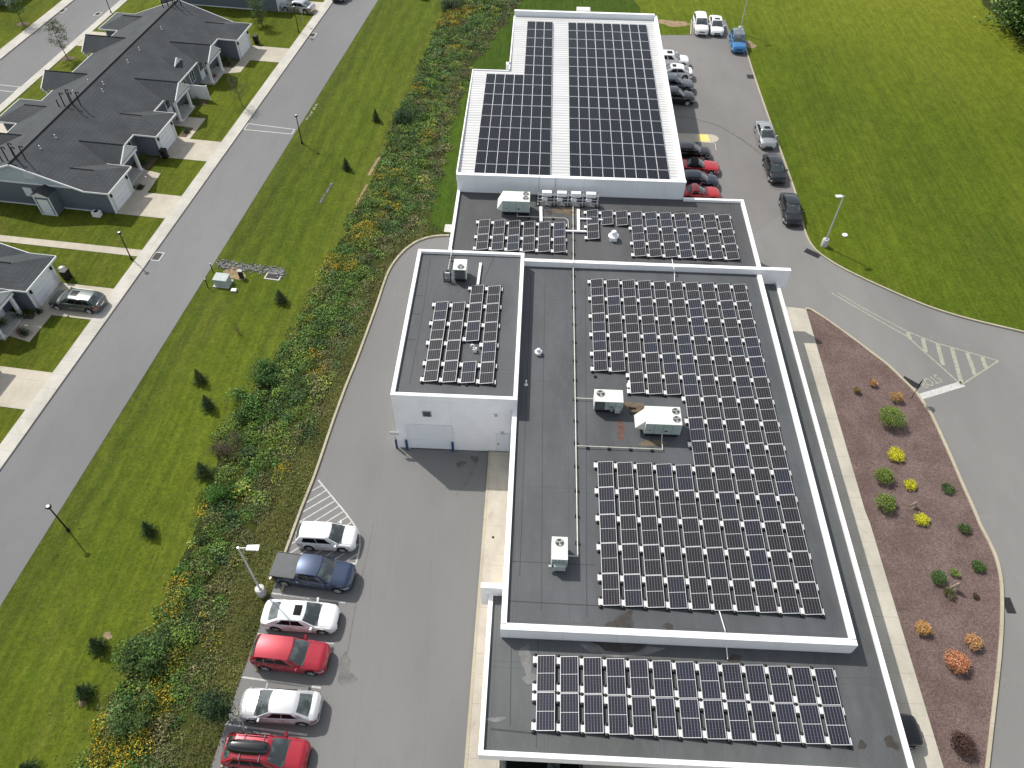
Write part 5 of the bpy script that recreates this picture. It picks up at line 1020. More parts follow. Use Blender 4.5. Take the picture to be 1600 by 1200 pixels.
# ================================================================== lamps, signs, boxes
def lot_lamp(base, H, ang, label, armL=.55, headL=.75):
    p = G(*base, 0); t = thing('parking_lot_lamp', label, 'lamp post', (p.x, p.y, 0), 0, 'tall pale lamp posts of the parking lots')
    b = MB(); b.lathe([(.31, 0), (.31, .78), (.28, .82), (.05, .83)], n=20); b.build('concrete_base', 'concrete_plain', t, smooth=50); b = MB(); b.lathe([(.17, .82), (.17, .86), (.10, .87)], n=14); b.build('base_plate', 'metal_grey', t)
    b = MB(); b.tube((0, 0, .83), (0, 0, H), .075, .06, n=10); b.build('pole', 'galvanised', t, smooth=50)
    c, s = math.cos(ang), math.sin(ang); b = MB(); b.tube((0, 0, H-.08), (c*armL, s*armL, H-.05), .035, n=6); b.build('arm', 'galvanised', t)
    x0 = armL-.05; pt = lambda x, y, z: (c*x-s*y, s*x+c*y, z); b = MB(); b.hull([pt(x0, -.17, H-.1), pt(x0+headL, -.2, H-.07), pt(x0+headL, .2, H-.07), pt(x0, .17, H-.1)], [pt(x0, -.17, H), pt(x0+headL, -.2, H), pt(x0+headL, .2, H), pt(x0, .17, H)]); b.build('lamp_head', 'white_box', t, bevel=.02)
    b = MB(); [b.hull([pt(x0+.15+k*.1, -.15, H), pt(x0+.19+k*.1, -.15, H), pt(x0+.19+k*.1, .15, H), pt(x0+.15+k*.1, .15, H)], [pt(x0+.15+k*.1, -.15, H+.03), pt(x0+.19+k*.1, -.15, H+.03), pt(x0+.19+k*.1, .15, H+.03), pt(x0+.15+k*.1, .15, H+.03)]) for k in range(5)]; b.build('cooling_fin', 'galvanised', t)
    return t
lot_lamp((410, 928), 6.15, 0.05, 'tall lamp post with concrete foot at the grass edge beside the white saloon'); lot_lamp((1287, 384), 5.75, math.radians(185), 'tall lamp post with concrete foot at the corner of the big lawn', .2, .6); lot_lamp((1155.5, 51), 6.2, math.radians(185), 'tall lamp post behind the bright blue car, head out of frame')
def street_lamp(base, H, label):
    p = G(*base, 0); t = thing('street_lamp', label, 'street lamp', (p.x, p.y, 0), 0, 'slim black street lamps'); b = MB(); b.tube((0, 0, 0), (0, 0, H), .06, .045, n=8).lathe([(.12, 0), (.12, .12), (.07, .3)], n=10); b.build('pole', 'black_metal', t)
    b = MB(); b.lathe([(.05, H), (.16, H+.03), (.2, H+.1), (.2, H+.14), (.12, H+.2), (.02, H+.22)], n=14); b.build('lamp_head', 'black_metal', t, smooth=40); b = MB(); b.lathe([(.13, H+.215), (.10, H+.225), (.02, H+.23)], n=12); b.build('lens', 'lamp_clear', t)
street_lamp((107, 829), 2.95, 'black street lamp at the left edge of the lower lawn, near the big road'); street_lamp((206, 406), 3.0, 'black street lamp beside the pale garden path'); street_lamp((472, 224), 3.2, 'black street lamp on the lawn by the painted crossing')
street_lamp((467, 51), 3.2, 'black street lamp on the lawn below the silver saloon driveway'); street_lamp((174, 21), 4.2, 'black street lamp on the upper left street')
p = G(475, 40, 0); t = thing('sign_post', 'thin sign post right of the street lamp at the top', 'sign post', (p.x, p.y, 0)); b = MB(); b.tube((0, 0, 0), (0, 0, 2.2), .03, n=6); b.build('pole', 'metal_grey', t); b = MB(); b.box(-.2, .2, -.015, .015, 1.7, 2.2); b.build('sign_plate', 'metal_grey', t)
# stop sign (we see its dark back)
p = G(1423.4, 623, 0); aim = (s_-p_).cross(Vector((0, 0, 1))); yaw = math.radians(48)
t = thing('stop_sign', 'stop sign on a dark post at the tip of the mulch bed, seen from behind', 'stop sign', (p.x, p.y, .05)); b = MB(); b.tube((0, 0, 0), (0, 0, 2.1), .03, n=6); b.build('pole', 'black_metal', t)
fn = Vector((-math.sin(yaw)*.9, math.cos(yaw), 0)).normalized(); rt_ = Vector((fn.y, -fn.x, 0)); oc = [(math.cos(math.pi/8+i*math.pi/4)*.36, math.sin(math.pi/8+i*math.pi/4)*.36) for i in range(8)]
f3 = lambda a, z, d: tuple(rt_*a+Vector((0, 0, 1.85+z))+fn*d); b = MB(); b.hull([f3(a, z, .03) for a, z in oc], [f3(a, z, .045) for a, z in oc]); b.build('sign_back', 'black_metal', t)
b = MB(); b.hull([f3(a, z, .047) for a, z in oc], [f3(a, z, .052) for a, z in oc]); sf = b.build('sign_face', 'sign_red', t); letters('lettering', 'STOP', .26, f3(0, 0, .056), -rt_, (0, 0, 1), 'sign_white', parent=sf)
# bollards and receiving sign
def bollard(base, label, h=1.05):
    p = G(*base, 0); t = thing('bollard', label, 'bollard', (p.x, p.y, .01), 0, 'blue bollards at the garage door'); b = MB(); b.lathe([(.09, 0), (.09, h), (.07, h+.06), (.01, h+.09)], n=14); b.build('bollard_sleeve', 'blue_paint', t, smooth=50); return t
bollard((636.5, 702), 'blue bollard at the left side of the garage door'); bollard((708, 705), 'blue bollard at the right side of the garage door'); bollard((620.5, 700), 'blue bollard carrying the white sign at the garage corner', 1.0)
p = G(620.5, 700, 0); t = thing('door_sign', 'white two line sign on the blue bollard at the garage corner', 'sign', (p.x, p.y, 0)); b = MB(); b.tube((0, 0, 1.1), (0, 0, 2.1), .03, n=6); b.build('pole', 'metal_grey', t)
b = MB(); b.box(-.34, .34, -.03, -.01, 1.55, 2.02); sp = b.build('sign_plate', 'sign_white', t); letters('lettering', 'RECEIVING\nENTRANCE', .13, (0, -.035, 1.78), (1, 0, 0), (0, 0, 1), 'sign_text', parent=sp)
# utility boxes at the street edge
p = G(349, 443, 0); t = thing('utility_cabinet', 'pale grey green transformer box on the lawn by the rock swale', 'utility box', (p.x, p.y, 0), math.radians(-6)); b = MB(); b.box(-.62, .62, -.45, .45, .05, .72); b.build('cabinet', 'hvac_side', t, bevel=.03); b = MB(); b.hull([(-.66, -.5, .72), (.66, -.5, .72), (.66, .5, .78), (-.66, .5, .78)], [(-.64, -.48, .78), (.64, -.48, .78), (.64, .48, .84), (-.64, .48, .84)]); b.build('lid', 'utility_grey', t); b = MB(); b.box(-.75, .75, -.6, .6, 0, .05); b.build('pad', 'concrete_plain', t)
p = G(378, 434, 0); t = thing('utility_pedestal', 'dark green utility pedestal between the transformer and the drain', 'utility box', (p.x, p.y, 0)); b = MB(); b.box(-.18, .18, -.14, .14, 0, .8); b.build('pedestal', 'plastic_green', t, bevel=.02); b = MB(); b.box(-.2, .2, -.16, .16, .8, .86); b.build('cap', 'utility_grey', t)
p = G(366, 455, 0); t = thing('ground_vault', 'small pale ground box in front of the transformer', 'utility box', (p.x, p.y, 0)); b = MB(); b.box(-.25, .25, -.2, .2, 0, .18); b.build('box_body', 'utility_grey', t, bevel=.02); b = MB(); b.box(-.22, .22, -.17, .17, .18, .2); b.build('lid', 'white_box', t)
for (bx_, l) in (((333, 425), 'short dark marker post at the road edge by the rocks, the farther one'), ((325, 449), 'short dark marker post at the road edge by the transformer, the nearer one')):
    p = G(*bx_, 0); t = thing('marker_post', l, 'post', (p.x, p.y, 0)); b = MB(); b.tube((0, 0, 0), (0, 0, .95), .045, n=8); b.build('post', 'black_metal', t); b = MB(); b.lathe([(.05, .95), (.05, 1.02), (.01, 1.04)], n=8); b.build('cap', 'white_box', t)
drain(G(427, 432), .62, .34, math.radians(-8), 'white framed field drain at the end of the rock swale')
p = G(1320, 368, 0); b = MB(); b.lathe([(.26, 0), (.28, .08), (.22, .14), (.02, .16)], n=18); tag(b.build('manhole_cover', 'white_box', loc=(p.x, p.y, 0)), 'round white manhole cover in the big lawn beside the lamp post', 'manhole cover')
p = G(702, 357, 0); b = MB(); b.box(-.45, .45, -.7, .5, 0, .12); tag(b.build('concrete_pad', 'concrete_plain', loc=(p.x, p.y, 0)), 'small concrete pad beside the left wall of the back block', 'pad')
p = G(770.5, 839.5, .12); b = MB(); b.lathe([(.09, 0), (.09, .012), (.01, .014)], n=12); tag(b.build('cleanout_cover', 'drain_iron', loc=(p.x, p.y, .121)), 'small round brown cover in the tan walk', 'cover')
p = G(1350, 584, .12); 
# ================================================================== vegetation
DG = (.018, .042, .010); MG = (.040, .088, .013); LG = (.075, .125, .018); YG = (.13, .16, .025); GO = (.36, .25, .02); BR = (.10, .065, .030); OLV = (.07, .085, .025)
def inpoly(x, y, poly):
    r = np.zeros(len(x), bool); k = len(poly)
    for i in range(k):
        x0, y0 = poly[i]; x1, y1 = poly[(i+1) % k]; c = ((y0 > y) != (y1 > y)) & (x < (x1-x0)*(y-y0)/(y1-y0+1e-12)+x0); r ^= c
    return r
POLY = [(p.x, p.y) for p in VL]+[(p.x, p.y) for p in VR[::-1]]
def sampler(poly, n):
    a = np.array(poly); lo, hi = a.min(0), a.max(0); out = []
    while sum(len(o) for o in out) < n:
        q_ = RNG.uniform(lo, hi, (n, 2)); out.append(q_[inpoly(q_[:, 0], q_[:, 1], poly)])
    return np.concatenate(out)[:n]
# mounds give the weeds their clumps
NM = 2500; mc = sampler(POLY, NM); mr = RNG.uniform(.25, .95, NM); mh = RNG.uniform(.15, .70, NM)*np.sqrt(mr)
kinds = 2.0*np.array([[1.12, 1.0, 1.15]])*np.array([DG, MG, MG, LG, YG, OLV, (.03, .065, .02), (.06, .115, .03)]); mk = kinds[RNG.choice(8, NM, p=[.14, .25, .17, .16, .07, .08, .06, .07])]*RNG.uniform(.75, 1.25, (NM, 1))
gold = [(700, 25, 3.2), (735, 10, 2.5), (720, 20, 2.2), (652, 132, 1.6), (660, 138, 1.2), (697, 152, .9), (712, 70, 1.2), (668, 205, 1.0), (660, 217, .8), (605, 265, 2.0), (612, 318, 1.6), (625, 270, 1.2), (600, 295, 1.1), (570, 350, 1.7), (555, 365, 1.6), (520, 402, 1.5), (540, 410, 1.2), (552, 395, 1.0), (485, 480, 1.0), (482, 492, .9), (500, 555, 1.7), (495, 562, 1.3), (480, 545, .8), (443, 722, .9), (323, 790, .8), (330, 780, .5), (280, 905, 1.0), (270, 935, 1.1), (262, 960, .9), (275, 920, .8), (350, 898, .8), (310, 955, .9), (328, 990, 1.2), (330, 975, 1.0), (322, 1000, .9), (275, 1010, .9), (265, 1030, .9), (240, 1075, 1.3), (235, 1095, 1.3), (228, 1120, 1.2), (250, 1110, 1.0), (215, 1145, 1.1), (165, 1160, 1.2), (160, 1140, .9), (175, 1180, .9), (150, 1195, 1.0), (235, 1150, .8), (583, 300, .8), (640, 235, .7), (590, 330, .8), (565, 330, .8)]
gp_ = np.array([[G(a, b_, .6).x, G(a, b_, .6).y, r] for a, b_, r in gold])
green = [(700, 60, 5), (640, 170, 3), (545, 470, 4), (520, 560, 3), (430, 600, 4), (400, 670, 4), (370, 700, 3), (350, 760, 3)]
d2 = ((mc[:, None, :]-gp_[None, :, :2])**2).sum(2)/(gp_[None, :, 2]*.62)**2; near = d2.min(1) < 1
for i in np.where(near)[0]:
    if RNG.random() < .8: mk[i] = np.array((.42, .30, .02) if RNG.random() < .5 else (.30, .26, .025))*RNG.uniform(.7, 1.2); mh[i] *= 1.15
# toward the verge the plants get lower, duller
VRa = np.array([(p.x, p.y) for p in VR]); 
def dist_edge(pts, line):
    best = np.full(len(pts), 1e9)
    for i in range(len(line)-1):
        a = line[i]; d = line[i+1]-a; t_ = np.clip(((pts-a)@d)/(d@d+1e-9), 0, 1); best = np.minimum(best, np.hypot(*(pts-(a+t_[:, None]*d)).T))
    return best
de = dist_edge(mc, VRa); f_ = np.clip(de/2.2, .25, 1); mh *= f_
dull = (de < 1.6) & (RNG.random(NM) < .55); mk[dull] = np.array([.15, .15, .06])*RNG.uniform(.6, 1.3, (dull.sum(), 1))
deL = dist_edge(mc, np.array([(p.x, p.y) for p in VL])); mh *= np.clip(deL/.8, .45, 1)
per = 210; cent = []; cols_ = []; sz = []
for i in range(NM):
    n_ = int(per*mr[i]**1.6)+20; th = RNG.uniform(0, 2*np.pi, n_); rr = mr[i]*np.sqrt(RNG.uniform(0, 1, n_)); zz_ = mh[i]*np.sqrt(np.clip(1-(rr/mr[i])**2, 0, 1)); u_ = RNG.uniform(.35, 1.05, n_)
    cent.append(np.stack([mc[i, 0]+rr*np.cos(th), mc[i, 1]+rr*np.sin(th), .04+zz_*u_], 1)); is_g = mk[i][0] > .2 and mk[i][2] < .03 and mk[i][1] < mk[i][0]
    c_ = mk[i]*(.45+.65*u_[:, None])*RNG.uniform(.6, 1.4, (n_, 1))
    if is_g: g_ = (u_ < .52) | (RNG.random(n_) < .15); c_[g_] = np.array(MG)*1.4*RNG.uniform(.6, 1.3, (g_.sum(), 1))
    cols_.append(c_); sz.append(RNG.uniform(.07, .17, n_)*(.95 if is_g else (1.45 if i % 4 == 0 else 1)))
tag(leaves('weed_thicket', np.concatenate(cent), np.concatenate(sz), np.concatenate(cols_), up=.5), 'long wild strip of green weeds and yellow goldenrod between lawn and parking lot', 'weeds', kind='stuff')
# tall grass tufts on the verge
VP = [(p.x, p.y) for p in VR[10:]]+[(p.x, p.y) for p in EL[::-1]]+[(p.x, p.y) for p in KL[::-1]]; n_ = 26000; q_ = sampler(VP, n_)
c3 = np.array([(.11, .14, .03), (.19, .165, .07), (.085, .125, .025), (.15, .18, .04), (.15, .115, .06)])[RNG.integers(0, 5, n_)]*RNG.uniform(.6, 1.25, (n_, 1)); patch = np.sin(q_[:, 0]*1.3+q_[:, 1]*.7)+np.sin(q_[:, 1]*.9-q_[:, 0]*.4); c3 *= (1+.22*patch)[:, None]
tag(leaves('rough_grass', np.column_stack([q_, RNG.uniform(.03, .16, n_)]), RNG.uniform(.07, .2, n_), c3, up=.3, asp=.25), 'rough brownish grass on the verge beside the parking lot kerb', 'grass', kind='stuff')
def shrub(base, r, h, n, cols, label, name='shrub', cat='shrub', group=None, size=(.05, .11), up=.4, trunk=None, kind_='ball', z0=.05, asp=.55, lump=.35, gnd=0.0, wild=False):
    p = G(*base, gnd); t = thing(name, label, cat, (p.x, p.y, gnd), 0, group)
    if kind_ == 'ball':
        n = int(n*1.5); ncl = max(9, int(n/60)); cl = RNG.normal(size=(ncl, 3)); cl /= np.linalg.norm(cl, axis=1, keepdims=True); cl[:, 2] = np.abs(cl[:, 2]); rad = RNG.uniform(.55, .88, ncl)
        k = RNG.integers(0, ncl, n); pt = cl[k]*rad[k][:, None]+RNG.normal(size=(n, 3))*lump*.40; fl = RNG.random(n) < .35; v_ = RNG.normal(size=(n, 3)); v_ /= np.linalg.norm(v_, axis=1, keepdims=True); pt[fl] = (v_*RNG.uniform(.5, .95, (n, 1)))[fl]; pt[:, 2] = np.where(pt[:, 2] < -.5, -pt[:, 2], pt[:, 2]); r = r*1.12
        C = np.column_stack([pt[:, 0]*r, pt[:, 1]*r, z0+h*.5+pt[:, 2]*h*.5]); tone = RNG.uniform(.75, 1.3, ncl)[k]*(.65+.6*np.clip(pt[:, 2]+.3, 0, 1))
        if wild:
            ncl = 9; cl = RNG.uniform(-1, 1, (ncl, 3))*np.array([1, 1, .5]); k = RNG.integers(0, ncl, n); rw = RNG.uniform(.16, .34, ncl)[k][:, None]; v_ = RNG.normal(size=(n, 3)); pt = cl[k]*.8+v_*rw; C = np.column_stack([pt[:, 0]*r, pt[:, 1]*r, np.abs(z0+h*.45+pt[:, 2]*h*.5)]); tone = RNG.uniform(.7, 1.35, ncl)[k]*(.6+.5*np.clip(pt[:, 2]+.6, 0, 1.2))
    elif kind_ == 'cone':
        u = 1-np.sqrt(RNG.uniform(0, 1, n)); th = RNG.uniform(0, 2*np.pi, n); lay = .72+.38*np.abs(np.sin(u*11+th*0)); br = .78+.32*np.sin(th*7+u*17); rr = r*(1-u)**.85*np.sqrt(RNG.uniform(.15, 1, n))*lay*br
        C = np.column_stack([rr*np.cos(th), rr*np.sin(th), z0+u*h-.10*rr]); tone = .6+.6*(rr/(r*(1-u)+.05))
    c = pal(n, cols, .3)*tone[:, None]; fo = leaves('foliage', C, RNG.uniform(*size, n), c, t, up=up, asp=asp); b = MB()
    th_ = trunk or h*.35; b.tube((0, 0, 0), (0, 0, th_), max(.02, r*.05), max(.015, r*.03), n=6)
    for i in range(5):
        a = i*1.26+.4; b.tube((0, 0, th_*.5), (math.cos(a)*r*.5, math.sin(a)*r*.5, z0+h*.55), max(.012, r*.025), .008, n=5)
    b.build('stem', 'bark', t); return t
CON = [(.020, .045, .013), (.032, .065, .018), (.055, .095, .022)]; gco = 'young conifers planted on the left lawn'
for (bx_, r, h, lab, cc) in (((588, 189), .50, 1.35, 'young dark conifer on the left lawn, the one nearest the top', CON), ((542, 265), .50, 1.25, 'young dark conifer on the left lawn level with the metal roof front', CON), ((440, 472), .68, 1.25, 'bushy conifer just below the white framed field drain', CON),
    ((314, 597), .60, 1.35, 'yellow green conifer on the left lawn touching a darker one', [(.05, .085, .015), (.08, .12, .02), (.03, .06, .015)]), ((327, 638), .62, 1.4, 'dark conifer right below the yellow green one', CON), ((320, 742), .72, 1.4, 'rounded dark green conifer at the edge of the weeds', CON), ((235, 833), .58, 1.3, 'lone dark conifer between the street lamp and the weeds', CON),
    ((156, 1013), .65, 1.3, 'dark conifer on the lower left lawn, upper of the last pair', CON), ((136, 1086), .65, 1.3, 'dark conifer on the lower left lawn, lower of the last pair', CON), ((662, -1), .6, 1.3, 'conifer cut by the top edge beside the weeds', CON), ((50, 1206), .65, 1.2, 'conifer cut by the bottom edge of the picture', CON)):
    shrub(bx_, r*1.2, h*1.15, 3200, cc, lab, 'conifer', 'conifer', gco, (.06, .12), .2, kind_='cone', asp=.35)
sheet('bare_soil', [Vector((*q__, 0)) for q__ in blob(*G(168, 993).xy, .3, .22, jag=.5)], .01, 'tan_dirt'); sheet('bare_soil', [Vector((*q__, 0)) for q__ in blob(*G(128, 1098).xy, .3, .2, jag=.5)], .01, 'tan_dirt')
shrub((373, 521), .42, 1.15, 420, [(.16, .07, .055), (.12, .055, .04)], 'dead reddish brown sapling on the left lawn', 'dead_conifer', 'dead tree', None, (.04, .09), .1, kind_='cone', asp=.25)
# standout plants of the weed strip
shrub((235, 1030), 1.35, 1.5, 2200, [(.045, .090, .018), (.075, .135, .026), (.03, .06, .014)], 'broad dark green bush with long leaves at the lawn side of the weeds', 'shrub', 'shrub', None, (.14, .30), .6, asp=.3, wild=True)
shrub((215, 1120), 1.0, 1.2, 1500, [(.035, .075, .018), (.06, .11, .022)], 'dark green bush lowest on the lawn side of the weeds', 'shrub', 'shrub', None, (.10, .22), .6, asp=.4, wild=True)
shrub((357, 700), .95, 1.1, 1800, [(.07, .05, .03), (.10, .07, .04), (.05, .06, .025)], 'brownish purple bush at the lawn side of the weeds', 'shrub', 'shrub', None, (.05, .10), .5, wild=True)
shrub((350, 775), .9, 1.1, 1500, [(.04, .11, .012), (.06, .15, .02)], 'bright green ferny bush at the edge of the weeds', 'shrub', 'shrub', None, (.10, .22), .3, asp=.25, wild=True)
shrub((385, 640), 1.2, 1.2, 2000, [(.03, .085, .012), (.06, .13, .02), (.09, .17, .03)], 'fresh green bush in the weeds beside the conifer pair', 'shrub', 'shrub', None, (.10, .2), .5, wild=True)
shrub((410, 590), 1.1, 1.1, 1700, [(.03, .075, .012), (.05, .11, .02)], 'green bush higher in the weeds, left of the drive curve', 'shrub', 'shrub', None, (.10, .2), .5, wild=True)
shrub((636, 188), 1.3, 1.2, 1800, [(.015, .045, .012), (.03, .075, .02)], 'dark bush in the weeds beyond the two far conifers', 'shrub', 'shrub', None, (.10, .2), .5, wild=True)
shrub((705, 14), 1.0, 1.2, 1300, [(.02, .04, .015), (.04, .06, .02)], 'dark bush at the top of the weed strip', 'shrub', 'shrub', None, (.10, .2), .5, wild=True)
def tree(base, H, r, n, cols, label, name='tree', size=(.12, .26), ncl=34, trunk_r=.12, crown0=.35, group=None, sparse=1.0, lean=(0, 0)):
    p = G(*base, 0); t = thing(name, label, 'tree', (p.x, p.y, 0), 0, group); b = MB(); top = Vector((lean[0], lean[1], H*.8)); b.tube((0, 0, 0), top*.5, trunk_r, trunk_r*.7, n=8).tube(top*.5, top, trunk_r*.7, trunk_r*.25, n=7)
    tr = b.build('trunk', 'bark', t); cl = []; lb = MB()
    for i in range(ncl):
        a = RNG.uniform(0, 6.283); u = RNG.uniform(0, 1); z = H*(crown0+(1-crown0)*u); rr = r*math.sqrt(max(.05, 1-abs(u-.42)**1.7*1.9))*RNG.uniform(.35, .95); c = Vector((math.cos(a)*rr+lean[0]*z/H, math.sin(a)*rr+lean[1]*z/H, z)); cl.append(c); s0 = top*max(.25, min(.95, (z-.5*rr)/(H*.8))); lb.tube(s0, c, trunk_r*.3, .012, n=5)
    lb.build('limb', 'bark', t); k = RNG.integers(0, ncl, n); cr = r*.27*sparse; C = np.array(cl)[k]+RNG.normal(size=(n, 3))*cr*np.array([.8, .8, .55]); tone = RNG.uniform(.65, 1.35, ncl)[k]
    leaves('crown', C, RNG.uniform(*size, n), pal(n, cols, .3)*tone[:, None], t, up=.4); return t
tree((357, 1122), 2.7, .95, 2600, [(.015, .04, .012), (.03, .065, .018), (.02, .05, .015)], 'small dark leafy tree on a thin trunk beside the wheel stop', size=(.08, .17), trunk_r=.05, crown0=.45, lean=(-.25, .1))
yt = [(.085, .115, .03), (.06, .09, .022), (.11, .13, .04)]; gy = 'young street trees by the row houses'
tree((106, 92), 4.6, 1.3, 1500, yt, 'thin young tree in front of the row house on the upper street', size=(.10, .2), trunk_r=.06, crown0=.35, group=gy, sparse=.8, lean=(-.5, .3)); tree((36, 38), 4.2, 1.2, 1500, [(.05, .11, .02), (.08, .15, .03)], 'fresh green young tree across the upper left street', size=(.10, .2), trunk_r=.06, group=gy, lean=(-.2, .1))
tree((410, 41), 4.2, 1.1, 2200, [(.05, .10, .018), (.08, .13, .028)], 'upright young tree on the lawn behind the row house', size=(.10, .2), trunk_r=.07, crown0=.15, group=gy, lean=(-.3, .1)); tree((380, 168), 3.6, 1.0, 600, [(.035, .05, .02), (.05, .065, .03)], 'sparse dark young tree on the lawn between two driveways', size=(.07, .15), trunk_r=.05, crown0=.3, group=gy, sparse=.9, lean=(-.5, .3))
for (bx_, H, r, lab) in (((1628, 55), 11.5, 7.2, 'large leafy tree in the top right corner'), ((1650, -10), 10, 5.5, 'large tree behind the first one in the top right corner'), ((1600, 12), 8, 3.8, 'tree at the top edge near the right corner'), ((1672, 95), 9, 4.5, 'tree at the right edge just outside the corner')):
    tree(bx_, H, r, 26000, [(.04, .085, .018), (.075, .145, .028), (.12, .20, .04), (.02, .05, .014)], lab, size=(.3, .6), ncl=110, trunk_r=.3, crown0=.08, sparse=.8)
sheet('mulch_shade_strip', [G(*p).xy for p in ((1530, -10), (1536, 8), (1550, 20), (1572, 38), (1600, 66), (1640, 100), (1700, 90), (1640, -40))], .012, 'grass_under_weeds')  # mulch and the shade below the trees, put into one dark ground colour
# bed plants on the mulch
gb = 'ornamental plants in the mulch bed'
OR = [(.36, .17, .05), (.26, .12, .05), (.40, .24, .09)]; YE = [(.52, .47, .02), (.42, .40, .02), (.35, .36, .03)]; GR = [(.11, .165, .025), (.16, .215, .04), (.07, .12, .02)]; DK = [(.035, .065, .018), (.06, .10, .026)]
for (bx_, r, h, n, cols, lab, nm) in (((1363, 601), .34, .45, 500, OR, 'small rusty orange shrub at the top of the mulch bed', 'shrub'), ((1338, 613), .30, .45, 450, [(.20, .13, .05), (.14, .12, .03)], 'small olive brown tuft at the top left of the mulch bed', 'shrub'), ((1398, 624), .50, .65, 900, [(.34, .22, .08), (.25, .15, .06)], 'tan orange shrub just above the big green shrub', 'shrub'),
    ((1389, 660), .98, 1.25, 3200, GR, 'largest round green shrub in the mulch bed', 'shrub'), ((1398, 713), .66, .42, 1500, YE, 'bright yellow low mound in the mulch bed, the bigger one', 'shrub'), ((1421, 759), .46, .36, 1000, YE, 'small bright yellow mound right of the twin green shrubs', 'shrub'), ((1378, 748), .68, .80, 1700, GR, 'round green shrub, upper of the twin pair', 'shrub'), ((1380, 790), .70, .85, 1700, GR, 'round green shrub, lower of the twin pair', 'shrub'),
    ((1438, 814), .54, .40, 1200, YE, 'bright yellow mound beside the standing stone, lowest yellow one', 'shrub'), ((1480, 765), .46, .3, 700, DK, 'low dark green plant right of the yellow mounds', 'shrub'), ((1505, 828), .42, .4, 700, DK, 'low dark green plant near the kerb bend', 'shrub'), ((1527, 887), .46, .35, 800, [(.03, .07, .014), (.05, .10, .02)], 'flat green plant close to the right kerb', 'shrub'),
    ((1465, 905), .52, .5, 900, [(.04, .085, .02), (.065, .12, .03)], 'spreading green plant left of the pale boulder', 'shrub'), ((1490, 897), .30, .35, 350, GR, 'small green plant behind the pale boulder', 'shrub'), ((1483, 930), .40, .35, 380, [(.05, .07, .02), (.09, .08, .03)], 'sparse green brown plant in front of the pale boulder', 'shrub'), ((1524, 933), .22, .22, 250, [(.06, .035, .025)], 'tiny dark brown tuft right of the boulder', 'shrub'),
    ((1439, 985), .50, .62, 1100, [(.42, .22, .07), (.34, .15, .05), (.40, .30, .12)], 'golden orange shrub on the left of the lower bed', 'shrub'), ((1517, 1006), .50, .62, 1100, [(.44, .27, .11), (.36, .18, .08)], 'pale orange shrub near the lower right kerb', 'shrub'), ((1491, 1038), .70, .80, 2000, [(.42, .17, .08), (.34, .12, .06), (.45, .24, .13)], 'largest salmon orange shrub in the lower bed', 'shrub'), ((1501, 1166), .72, .75, 1500, [(.045, .022, .018), (.08, .04, .03), (.03, .018, .015)], 'dark maroon shrub at the bottom of the bed', 'shrub')):
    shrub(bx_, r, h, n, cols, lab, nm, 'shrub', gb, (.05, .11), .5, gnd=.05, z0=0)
def rock(base, r, h, label, m='rock_tan'):
    p = G(*base, .05); bm = bmesh.new(); bmesh.ops.create_icosphere(bm, subdivisions=3, radius=1)
    for v in bm.verts:
        k = 1+.18*math.sin(v.co.x*3.1+1)+.14*math.sin(v.co.y*4.3+v.co.z*2)+RNG.uniform(-.05, .05); v.co = Vector((v.co.x*r*k, v.co.y*r*k*.75, max(-.05, v.co.z*h*k)))
    me = bpy.data.meshes.new('boulder'); bm.to_mesh(me); bm.free(); me.materials.append(MATS[m]); o = bpy.data.objects.new('boulder', me); COL.objects.link(o); o.location = (p.x, p.y, .05); tag(o, label, 'boulder')
rock((1426, 792), .24, .55, 'brown standing boulder below the small yellow mound'); rock((1489, 921), .26, .75, 'pale tan standing boulder among green plants in the bed', 'rock_tan')
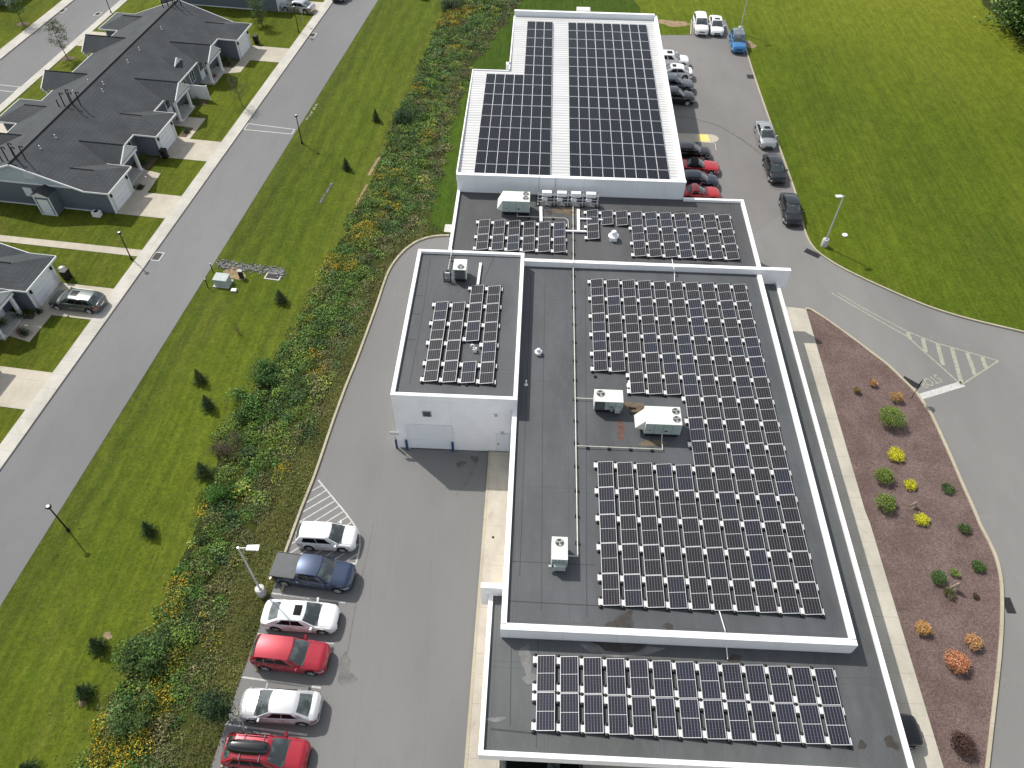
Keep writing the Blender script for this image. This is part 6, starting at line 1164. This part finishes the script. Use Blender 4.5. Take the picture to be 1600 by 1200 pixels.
# planting by the porches
gpz = 'small plants by the house porches'
for i, (v, u, r, cols, lab) in enumerate(((-1.2, 8.6, .5, MG, 'green plant in the bed by the first porch'), (-1.6, 9.4, .4, LG, 'small plant beside the middle garage wall'), (.4, 4.4, .35, DG, 'dark plant at the corner of the near garage'), (.55, 15.2, .4, DG, 'dark plant beside the second porch post'), (-.8, 31.0, .55, OLV, 'wide plant in the bed of the third porch'), (-1.6, 31.8, .4, MG, 'plant against the far garage wall'), (-.9, 21.5, .45, LG, 'plant behind the white screen'),
    (-.8, -15.0, .6, DG, 'dark shrub by the lower left porch, the larger'), (.2, -16.8, .4, BR, 'reddish plant on the lower left porch path'), (.7, -17.0, .4, DG, 'dark potted plant on the lower left porch path'), (.35, -14.3, .35, DG, 'dark plant at the foot of the lower left garage'), (-1.9, -16.2, .5, MG, 'plant beside the lower left porch post'), (-1.3, 27.5, .35, (.3, .12, .14), 'pink flowers on the third porch'), (-1.3, 17.6, .35, (.3, .12, .14), 'pink flowers on the second porch'))):
    p = UV(v, u); n_ = int(900*r); t = thing('porch_plant', lab, 'plant', (p.x, p.y, .1), 0, gpz); pt = RNG.normal(size=(n_, 3))*.45; leaves('foliage', np.column_stack([pt[:, 0]*r, pt[:, 1]*r, .05+np.abs(pt[:, 2])*r*1.3]), RNG.uniform(.06, .14, n_), pal(n_, [cols], .4), t); b = MB(); b.tube((0, 0, 0), (0, 0, r*.6), .02, n=5); b.build('stem', 'bark', t)
for (bx_, r) in (((106, 92), .8), ((36, 38), .8)): sheet('tree_mulch', [Vector((*q__, 0)) for q__ in blob(*G(*bx_).xy, r, r*.8)], .068, 'bark')
# straw tufts / dandelion scatter on the left lawn
n_ = 9000; P0 = [UV(12.6, -38).xy, UV(12.6, 60).xy]+[p.xy for p in VL[::-1]]; q_ = sampler([(a.x, a.y) for a in ([UV(12.6, 60), UV(12.6, -38)]+[p for p in VL[::-1]])], n_)
tag(leaves('lawn_tufts', np.column_stack([q_, np.full(n_, .02)]), RNG.uniform(.05, .16, n_), pal(n_, [(.06, .11, .01), (.11, .15, .02), (.13, .12, .04), (.045, .08, .01)], .35), up=1.2, asp=.5), 'coarse grass tufts scattered over the left lawn', 'grass', kind='stuff')

for pts, wd in (([(655, 372), (648, 398), (640, 420), (632, 436)], .30), ([(598, 238), (588, 254), (576, 274)], .34), ([(574, 288), (566, 302), (556, 320)], .22)):
    flatline('worn_track', smoothline([G(*p) for p in pts][:], 3), wd, .0115, 'tan_dirt') if pts[0][0] < 600 else None
b = MB()
for i in range(130):
    t = random.random(); c = G(520-20*t+random.uniform(-1.5, 1.5), 286+32*t+random.uniform(-2, 2)); r = random.uniform(.04, .10); b.lathe([(r*.6, -.02), (r, r*.3), (r*.6, r*.7), (.01, r*.8)], (c.x, c.y, 0), 5)
tag(b.build('gravel_patch', 'rock_grey'), 'thin grey gravel streak on the upper left lawn above the lower far conifer', 'gravel', kind='stuff')
b = MB()
for i in range(26):
    t = random.random(); c = G(496-16*t+random.uniform(-1.5, 1.5), 163+24*t+random.uniform(-1, 1)); r = random.uniform(.05, .11); b.lathe([(r*.6, -.02), (r, r*.3), (r*.6, r*.7), (.01, r*.8)], (c.x, c.y, 0), 5)
tag(b.build('pale_stones', 'concrete_plain'), 'scatter of pale stones at the road edge above the lawn lamp', 'stones', kind='stuff')
